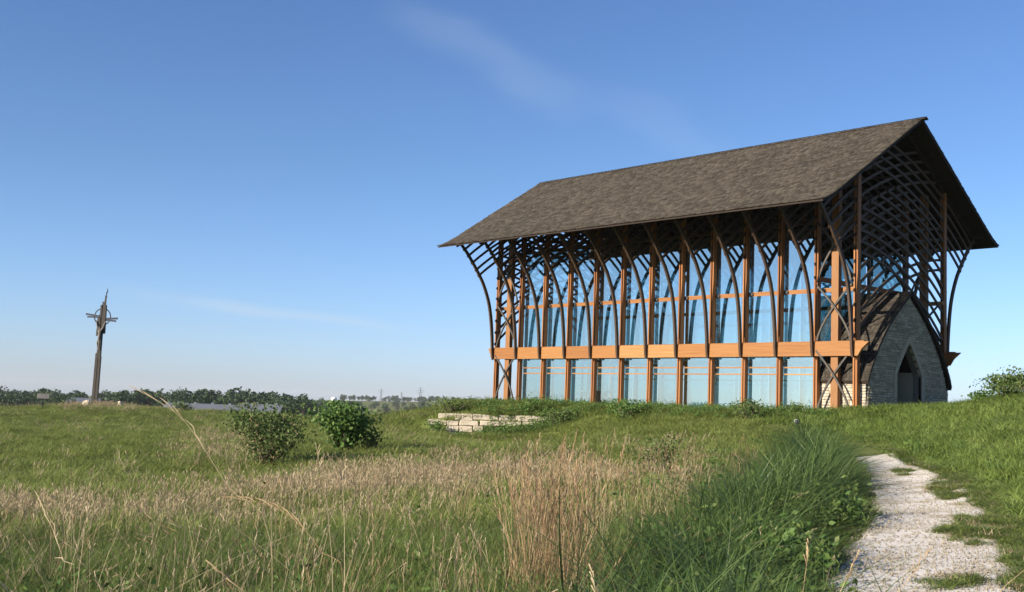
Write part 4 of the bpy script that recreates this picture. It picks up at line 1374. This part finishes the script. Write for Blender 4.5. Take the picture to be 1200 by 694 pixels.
# leafy plants: terrace planting before the glass wall and weeds in the meadow
weeds = [proto('a', weed_clump(60, .55, .22, .075, 100 + i), [M['weed'], M['weed']]) for i in range(3)] + \
        [proto('a', weed_clump(70, .5, .25, .09, 110 + i), [M['shrub2'], M['shrub2']]) for i in range(2)]
t_ = rng.uniform(0, 1, 900); x = -1.5 + 26.5 * t_; y = -.55 - np.abs(rng.normal(0, 1.5, 900))
k = (x < 24.6); x, y = x[k], y[k]
X = [x]; Y = [y]; S = [rng.uniform(.5, 1.15, len(x)) * (.55 + .7 * vnoise(x, y, 1.6, 21))]
for px0, dd, n, sp, s in ((400, 9, 110, 2.5, .75), (150, 9, 80, 2.0, .7), (520, 7, 60, 1.2, .7), (620, 6.5, 30, .6, .65), (330, 6, 50, 1.0, .65), (60, 7, 40, 1.2, .7), (720, 17, 30, 2, .8), (700, 22, 30, 3, .8), (770, 14, 18, .6, .9), (850, 30, 60, 3, .9), (900, 14, 24, 1.2, .55), (930, 19, 24, .8, .6), (880, 9.5, 30, .8, .8), (905, 12.5, 60, .7, .95), (935, 16, 50, .6, 1.0), (800, 9, 30, 1.2, .9), (606, 61.1, 110, .9, 1.25), (575, 60.9, 26, .6, 1.0), (640, 60.8, 70, 1.0, 1.25), (535, 59.2, 16, .8, .8), (850, 20, 40, 1.5, 1.1), (1080, 33, 30, 3, .8), (1150, 30, 25, 3, .7), (960, 38, 30, 2, .7)):
    gx, gy = ground_from(px0, dd)
    X.append(gx + rng.normal(0, sp, n)); Y.append(gy + rng.normal(0, sp, n)); S.append(s * rng.uniform(.6, 1.2, n))
x, y, s = map(np.concatenate, (X, Y, S)); pd, _ = path_dist(x, y); k = (pd > .15) & outside(x, y); x, y, s = x[k], y[k], s[k]
scatter('leafy_weeds', weeds, *place(x, y, s, s, tilt=.1, npick=5), 'low leafy plants along the chapel terrace and between the grass', 'weeds')

# loose stones on the gravel
def pebble(seed):
    r = np.random.default_rng(seed); mb = MB().box((0, 0, 0), (1, .8, .6))
    v = np.array(mb.v) * r.uniform(.7, 1.2, (8, 1)); return v, np.array(mb.f)
peb = [proto('a', pebble(i), [M['lime'] if i % 3 else M['slate']]) for i in range(4)]
dv = rng.uniform(7, 34, 7000) ** 1.0; dv = 7 + (dv - 7) * rng.uniform(.2, 1, len(dv))
c_, w_ = path_at(dv); u_ = c_ + w_ * rng.uniform(-1.02, 1.02, len(dv))
x = CAM[0] + F2[0] * dv + R2[0] * u_; y = CAM[1] + F2[1] * dv + R2[1] * u_
P, rot, size, pick = place(x, y, rng.uniform(.008, .022, len(x)), None, tilt=.6)
P[:, 2] += .065
scatter('loose_gravel', peb, P, rot, size, pick, 'loose pale stones lying on the gravel path', 'gravel')


# ---------------------------------------------------------------- shrubs and trees, each its own thing
def shrub(name, label, cat, px, d, w, h, nleaf, leaf, mat, seed, dry=0, sink=.1, group=None, lumps=9, open_=.35):
    r = np.random.default_rng(seed)
    gx, gy = ground_from(px, d); gz = float(H(gx, gy)) - sink
    root = tag(empty(name, (gx, gy, gz)), label, cat, group)
    mb = MB(); tips = []
    for i in range(lumps):
        a = 2 * math.pi * i / lumps + r.uniform(-.4, .4); rr = w / 2 * r.uniform(.25, .85); zz = h * r.uniform(.45, .88)
        tip = np.array([math.cos(a) * rr, math.sin(a) * rr, zz]); tips.append(tip)
        mb.tube([(0, 0, 0), tuple(tip * .5 + r.normal(0, .05 * w, 3) * [1, 1, .3]), tuple(tip)], [.02 * w + .008, .012 * w + .005, .004], 5)
    tips.append(np.array([0, 0, h * .8]))
    mb.build('stem', M['bark'], root)
    P = []
    while len(P) < nleaf:
        t = tips[r.integers(len(tips))]
        p = t + r.normal(0, 1, 3) * np.array([w * .13, w * .13, h * .13])
        if r.uniform() < open_:
            q = r.uniform(.15, 1); p = t * q + r.normal(0, .07 * w, 3)
        if p[2] > .03 and p[2] < h * 1.05: P.append(p)
    V_, F_ = leaf_quads(np.array(P), leaf, r, .3)
    put('foliage', np_mesh('foliage', V_, F_, [mat]), root)
    if dry:
        P = np.array([t * r.uniform(.3, 1.05) + r.normal(0, .1 * w, 3) for t in tips for _ in range(dry)]); P = P[P[:, 2] > .05]
        V_, F_ = leaf_quads(P, leaf * .8, r, .3)
        put('dead_foliage', np_mesh('dead_foliage', V_, F_, [M['drytwig']]), root)
    return root


shrub('meadow_shrub', 'loose dull green shrub with dead twigs in the dry grass of the left meadow', 'shrub', 313, 33, 2.15, 1.85, 4200, .10, M['shrub'], 1, dry=60, lumps=14)
shrub('meadow_shrub', 'compact bright green leafy shrub right of the duller shrub in the meadow', 'shrub', 403, 38, 2.0, 1.75, 2600, .16, M['shrub2'], 2, lumps=12)
shrub('meadow_shrub', 'small dark tail of bush beside the bright compact shrub', 'shrub', 434, 38.5, 1.0, .85, 420, .11, M['shrub'], 3)
shrub('hill_bush', 'broad dark bush on the crest at the right edge of the picture', 'bush', 1180, 43, 2.0, .95, 1700, .12, M['shrub'], 4, lumps=12)
shrub('hill_bush', 'small leafy bush on the hillside left of the broad dark bush', 'bush', 1150, 44, .9, .6, 500, .11, M['shrub2'], 5)
shrub('hill_bush', 'tall bush half cut by the right picture edge on the hill crest', 'bush', 1212, 41.5, 1.9, 1.15, 1500, .12, M['shrub'], 6, lumps=12)
shrub('terrace_shrub', 'rounded dark green shrub right of the limestone blocks', 'shrub', 652, 60, 1.7, 1.05, 900, .12, M['shrub'], 7, group='shrubs along the chapel terrace')
shrub('terrace_shrub', 'green shrub overhanging the left end of the limestone blocks', 'shrub', 511, 61, 1.4, .95, 800, .11, M['shrub2'], 8, group='shrubs along the chapel terrace')
shrub('terrace_shrub', 'wide green mound of shrub behind the left end of the block wall', 'shrub', 530, 66, 3.2, 1.1, 1500, .12, M['weed'], 9, group='shrubs along the chapel terrace', lumps=14)
shrub('terrace_shrub', 'low shrub growing in the gap between the limestone blocks', 'shrub', 572, 60.9, .7, .75, 350, .10, M['shrub'], 10, group='shrubs along the chapel terrace')
shrub('terrace_shrub', 'low wide shrub before the middle of the glass wall', 'shrub', 735, 57.2, 2.6, 1.0, 1100, .12, M['shrub2'], 11, group='shrubs along the chapel terrace')
shrub('terrace_shrub', 'leafy shrub at the foot of the fourth post from the gable', 'shrub', 878, 51.5, 1.5, 1.0, 800, .11, M['shrub'], 12, group='shrubs along the chapel terrace')
shrub('terrace_shrub', 'dark twiggy shrub standing in the dry grass below the glass wall', 'shrub', 772, 26, 1.0, 1.15, 700, .075, M['shrub'], 13, dry=14)
shrub('meadow_shrub', 'tiny dark bush on the meadow crest right of the cross', 'shrub', 213, 92, 1.6, .9, 300, .2, M['shrub'], 14)


def crown_points(r, w, h, n, lumps):
    C_ = []
    for i in range(lumps):
        a = r.uniform(0, 6.28); q = r.uniform(0, 1) ** .6
        zz = r.uniform(.25, 1)
        rr = w * .36 * q * math.sqrt(max(.12, 1 - (zz - .45) ** 2 * 1.6))
        C_.append((math.cos(a) * rr, math.sin(a) * rr, h * (.2 + .66 * zz), w * r.uniform(.12, .22)))
    C_ = np.array(C_)
    k = r.integers(0, lumps, n); d = r.normal(size=(n, 3)); d /= np.linalg.norm(d, axis=1)[:, None]
    return C_[k, :3] + d * (C_[k, 3] * r.uniform(.4, 1.05, n) ** .5)[:, None] * [1, 1, .8], C_


def tree_parts(seed, w, h, n, leaf, lumps=16):
    r = np.random.default_rng(seed)
    P, C_ = crown_points(r, w, h, n, lumps)
    mb = MB().tube([(0, 0, -.8), (0, 0, h * .25), (w * .02, 0, h * .6)], [w * .035, w * .028, w * .01], 6)
    for c in C_[:7]: mb.tube([(0, 0, h * .25), (c[0] * .5, c[1] * .5, (h * .25 + c[2]) * .5), tuple(c[:3])], [w * .018, w * .012, w * .004], 4)
    return leaf_quads(P, leaf, r, .4), mb


def far_tree(label, px, d, w, h, seed, n=900, leaf=None, group=None, mat=None, sink=0):
    gx, gy = ground_from(px, d); gz = float(H(gx, gy)) - sink
    root = tag(empty('far_tree', (gx, gy, gz)), label, 'tree', group)
    (V_, F_), mb = tree_parts(seed, w, h, n, leaf or d * .0016)
    mb.build('trunk', M['bark'], root)
    put('crown', np_mesh('crown', V_, F_, [mat or M['far_leaf']]), root)


def top_h(px, py, d): return -(py - hor(px)) * d / FPX + CAM[2]      # height of a point seen on the skyline


def gz_at(px, d): return float(H(*ground_from(px, d)))


far_tree('largest round-headed tree standing alone on the far skyline left of the chapel', 355, 420, 9.5, top_h(355, 457.5, 420) - gz_at(355, 420), 31, n=1400)
for i, (lab, px, py, d, w) in enumerate((
        ('dark bushy tree just left of the cross, left half of its clump', 48, 459.5, 165, 6.5), ('dark bushy tree just left of the cross, right half of its clump', 74, 461, 160, 6.0),
        ('low round tree on the skyline between the lone large tree and the water tower', 388, 467, 520, 8), ('small tree on the skyline right of the water tower', 402, 467.5, 640, 9),
        ('tiny round tree on the skyline right of the bright shrub', 412, 468, 760, 8))):
    far_tree(lab, px, d, w, top_h(px, py, d) - gz_at(px, d), 40 + i, n=800)
protos = []
for i in range(5):
    (V_, F_), mb = tree_parts(200 + i, 11, 12.5, 420, 1.25, 14)
    tv, tf = np.array(mb.v), [f for f in mb.f if len(f) == 4]
    protos.append(proto('a', merge((V_, F_), (tv, np.array(tf))), [M['far_leaf'], M['bark']]))
X, Y, S = [], [], []
for px0, px1, d0, d1, n in ((-420, 300, 560, 760, 330), (-420, 30, 480, 560, 60), (120, 345, 480, 620, 130), (300, 372, 600, 800, 60), (355, 420, 900, 1150, 34), (400, 640, 2000, 2400, 160), (405, 600, 1000, 1700, 70), (-420, 420, 900, 1300, 160), (640, 1700, 900, 2200, 160)):
    d = rng.uniform(d0, d1, n); px = rng.uniform(px0, px1, n); gx, gy = ground_from(px, d)
    X.append(gx); Y.append(gy); S.append(rng.uniform(.80, 1.0, n) * (.72 + .55 * vnoise(gx, gy, 55, 41)) * np.interp(px, [0, 200, 345, 420], [1.12, 1.28, 1.4, 1.0]))
x, y, s = map(np.concatenate, (X, Y, S))
scatter('far_woodland', protos, *place(x, y, s, s * rng.uniform(.9, 1.1, len(s)), tilt=.02, npick=5, sink=.5), 'dark band of woodland along the far horizon', 'woodland')

# ---------------------------------------------------------------- far buildings, tower and pylons
def long_shed(label, px0, px1, py_top, d, depth, wallh, seed):
    gx, gy = ground_from((px0 + px1) / 2, d); w = (px1 - px0) / FPX * d
    top = top_h((px0 + px1) / 2, py_top, d); zb = gz_at((px0 + px1) / 2, d)
    root = tag(empty('long_shed', (gx, gy, zb), -YAW), label, 'shed')
    hgt = top - zb; ev = max(hgt - 2.6, 2.0)
    MB().box((0, 0, ev / 2 - .3), (w, depth, ev + .6)).build('wall', M['shedwall'], root)
    r_ = MB().prism([(-depth / 2 - .5, ev), (0, hgt), (depth / 2 + .5, ev), (depth / 2 + .5, ev + .18), (0, hgt + .2), (-depth / 2 - .5, ev + .18)], -w / 2 - .4, w / 2 + .4)
    rf = r_.build('roof', M['roofmetal'], root)
    for k in range(int(w / 2.5)):
        pass
    vm = MB().box((0, 0, 0), (.7, .5, .5)).mesh('vent', M['roofmetal'])
    for k in range(4): put('vent', vm, rf, (-w * .36 + k * w * .24, 0, hgt + .35))
    wm_ = MB().box((0, 0, 0), (1.6, .08, 1.1)).mesh('window', M['metal'])
    for k in range(6): put('window', wm_, root, (-w * .42 + k * w * .165, -depth / 2 - .03, ev * .6))


long_shed('long low grey-roofed shed right of the cross, beyond the meadow crest', 197, 281, 474.6, 330, 12, 3, 1)
long_shed('shorter grey-roofed shed between the long shed and the lone tree', 283, 330, 475.2, 300, 10, 3, 2)
gx, gy = ground_from(98, 220); zb = gz_at(98, 220); hh = top_h(98, 467.8, 220) - zb
root = tag(empty('hip_house', (gx, gy, zb), -YAW + .2), 'small brown house with a grey roof behind the foot of the cross', 'house')
MB().box((0, 0, hh / 2 - .6), (5.2, 4.5, hh - .6)).build('wall', M['shedwall'], root)
MB().prism([(-2.7, hh - .95), (0, hh), (2.7, hh - .95), (2.7, hh - .8), (0, hh + .14), (-2.7, hh - .8)], -3.0, 3.0).build('roof', M['roofmetal'], root)
MB().box((1.2, -2.27, hh - 2.0), (.9, .08, 1.0)).build('window', M['metal'], root)
MB().box((-1.0, -2.27, hh - 2.6), (.9, .08, 2.0)).build('door', M['rib'], root)

gx, gy = ground_from(391, 1400); zb = gz_at(391, 1400); th = top_h(391, 465.8, 1400) - zb
root = tag(empty('water_tower', (gx, gy, zb)), 'tiny white water tower on the horizon above the bright shrub', 'water tower')
n = 8
prof = [(0.0, th), (2.2, th - .5), (3.4, th - 1.6), (3.8, th - 2.8), (3.3, th - 4.2), (2.0, th - 5.6), (1.2, th - 7.4)]
mb = MB(); V_ = []; F_ = []
for (r0, z) in prof:
    for j in range(14): V_.append((max(r0, .01) * math.cos(j * 2 * math.pi / 14), max(r0, .01) * math.sin(j * 2 * math.pi / 14), z))
for i in range(len(prof) - 1):
    for j in range(14): F_.append((i * 14 + j, i * 14 + (j + 1) % 14, (i + 1) * 14 + (j + 1) % 14, (i + 1) * 14 + j))
mb.add(V_, F_).build('tank', M['white'], root, smooth=True)
MB().tube([(0, 0, -1), (0, 0, th - 7)], [2.0, 1.2], 10).build('pedestal', M['white'], root)


def pylon(label, px, d, py_top):
    gx, gy = ground_from(px, d); zb = gz_at(px, d); h = top_h(px, py_top, d) - zb
    root = tag(empty('pylon', (gx, gy, zb), -YAW + .3), label, 'pylon', 'power pylons on the far horizon')
    w = h * .11
    for sx in (-1, 1):
        for sy in (-1, 1):
            MB().tube([(sx * w, sy * w, -.5), (sx * w * .3, sy * w * .3, h * .62), (0, 0, h)], [.22, .18, .12], 4).build('leg', M['metal'], root)
    for z, l in ((.66, .2), (.78, .24), (.9, .16)):
        MB().tube([(-h * l, 0, h * z), (0, 0, h * (z + .02)), (h * l, 0, h * z)], [.1, .2, .1], 4).build('cross_arm', M['metal'], root)
    for k in range(4):
        a, b_ = w * (1 - .22 * k), w * (1 - .22 * (k + 1)); z0, z1 = h * .14 * k, h * .14 * (k + 1)
        for s in (-1, 1): MB().tube([(-s * a, -a, z0), (s * b_, -b_, z1)], .1, 4).build('brace', M['metal'], root)


pylon('faint power pylon on the horizon, leftmost of the distant pylons', 446, 2100, 456)
pylon('faint power pylon on the horizon in the middle of the distant pylons', 470, 2250, 460)
pylon('faint power pylon on the horizon nearest the chapel', 492, 1900, 454)

# ---------------------------------------------------------------- small things
gx, gy = ground_from(49, 90); gz = float(H(gx, gy))
root = tag(empty('info_sign', (gx, gy, gz), -YAW + .5), 'small slanted information board on a post at the far left of the crest', 'sign')
MB().box((0, 0, .45), (.10, .10, .95)).build('post', M['metal'], root)
MB().box((0, -.03, 1.0), (.85, .06, .5), Matrix.Rotation(R_(-40), 3, 'X')).build('panel', M['signface'], root)


def rock(label, px, d, w, h, seed):
    r = np.random.default_rng(seed)
    gx, gy = ground_from(px, d); gz = float(H(gx, gy))
    bm = bmesh.new(); bmesh.ops.create_icosphere(bm, subdivisions=2, radius=1)
    for v in bm.verts:
        k = 1 + .25 * math.sin(v.co.x * 3 + seed) * math.cos(v.co.y * 4 + seed) + r.uniform(-.06, .06)
        v.co = Vector((v.co.x * w / 2 * k, v.co.y * w / 2.4 * k, max(v.co.z, -.5) * h * .6 * k))
    me = bpy.data.meshes.new('boulder'); bm.to_mesh(me); bm.free(); me.materials.append(M['lime'])
    tag(put('boulder', me, None, (gx, gy, gz + h * .28), r.uniform(0, 3)), label, 'boulder')


rock('pale limestone boulder at the left foot of the cross', 101, 98, .75, .6, 3)
rock('small white boulder on the crest a little right of the cross', 140, 97, .5, .6, 5)

gx, gy = ground_from(934, 46.5); gz = float(H(gx, gy))
root = tag(empty('ground_light', (gx, gy, gz), -YAW), 'small dark ground light with a pale lens in the grass before the last glass bay', 'light')
MB().tube([(0, 0, -.05), (0, 0, .20)], .02, 8).build('stake', M['metal'], root)
MB().tube([(0, -.10, .20), (0, .0, .23), (0, .11, .25)], [.06, .11, .09], 12).build('housing', M['metal'], root)
MB().tube([(0, .11, .25), (0, .2, .27)], [.10, .085], 12).build('cap', M['lens'], root)


def stalk(label, pts, wid, mat, head=6):
    """one long arching grass stalk close to the viewer: bearing column, picture row, range for each joint"""
    P = []
    for px, py, d in pts:
        gx, gy = ground_from(px, d); P.append((gx, gy, top_h(px, py, d)))
    base = Vector(P[0])
    gx, gy, _ = P[0]; zg = float(H(gx, gy))
    P = [(gx + .02, gy, zg - .02)] + P
    sp = smooth_path(P, 26)
    sp = sp - np.array([gx, gy, zg])
    root = tag(empty('grass_stalk', (gx, gy, zg)), label, 'grass stalk')
    n = len(sp)
    MB().tube([tuple(p) for p in sp], list(np.linspace(wid, wid * .35, n)), 5).build('stem', mat, root)
    mb = MB()
    for k in range(head):
        i = n - 1 - k
        p = Vector(sp[i]); q = Vector(sp[max(0, i - 1)]); d = (p - q).normalized()
        mb.tube([tuple(p), tuple(p + d * .05 + Vector((random.uniform(-.01, .01), random.uniform(-.01, .01), .006))), tuple(p + d * .10)], [.001, .0024, .0006], 4)
    if head: mb.build('seed_head', mat, root)
    mb = MB(); p = Vector(sp[n // 2]); dn = (Vector(sp[n // 2 + 2]) - p).normalized()
    mb.tube([tuple(p), tuple(p + dn * .12 + Vector((.02, .01, .03))), tuple(p + dn * .26 + Vector((.05, .02, .02)))], [.0018, .0014, .0005], 4)
    mb.build('blade', mat, root)


stalk('long pale grass stalk bent over to the left, its tip reaching the skyline', [(305, 640, 4.6), (250, 570, 4.7), (205, 508, 4.8), (178, 481, 4.85), (143, 462, 4.9)], .0019, M['straw'])
stalk('arching dark grass stalk leaning right across the tan grass', [(395, 690, 4.2), (366, 645, 4.3), (335, 610, 4.4), (300, 590, 4.5), (268, 584, 4.55)], .0020, M['bluestem'])
stalk('thin pale stalk leaning left in the lower left grass', [(75, 690, 4.0), (60, 655, 4.1), (45, 620, 4.2), (28, 590, 4.3)], .0018, M['straw'])

# ---------------------------------------------------------------- thin summer haze over the valley
hm = bpy.data.materials.new('valley_haze'); hm.use_nodes = True
nt = hm.node_tree; nt.nodes.clear()
ho = nt.nodes.new('ShaderNodeOutputMaterial')
hv = nt.nodes.new('ShaderNodeVolumePrincipled')
hv.inputs['Color'].default_value = (.93, .96, 1, 1)
hv.inputs['Density'].default_value = .00006
hv.inputs['Anisotropy'].default_value = .1
nt.links.new(hv.outputs[0], ho.inputs['Volume'])
hz = MB().box((CAM[0], CAM[1], 9), (11000, 11000, 74)).build('haze', hm)
tag(hz, kind='stuff')
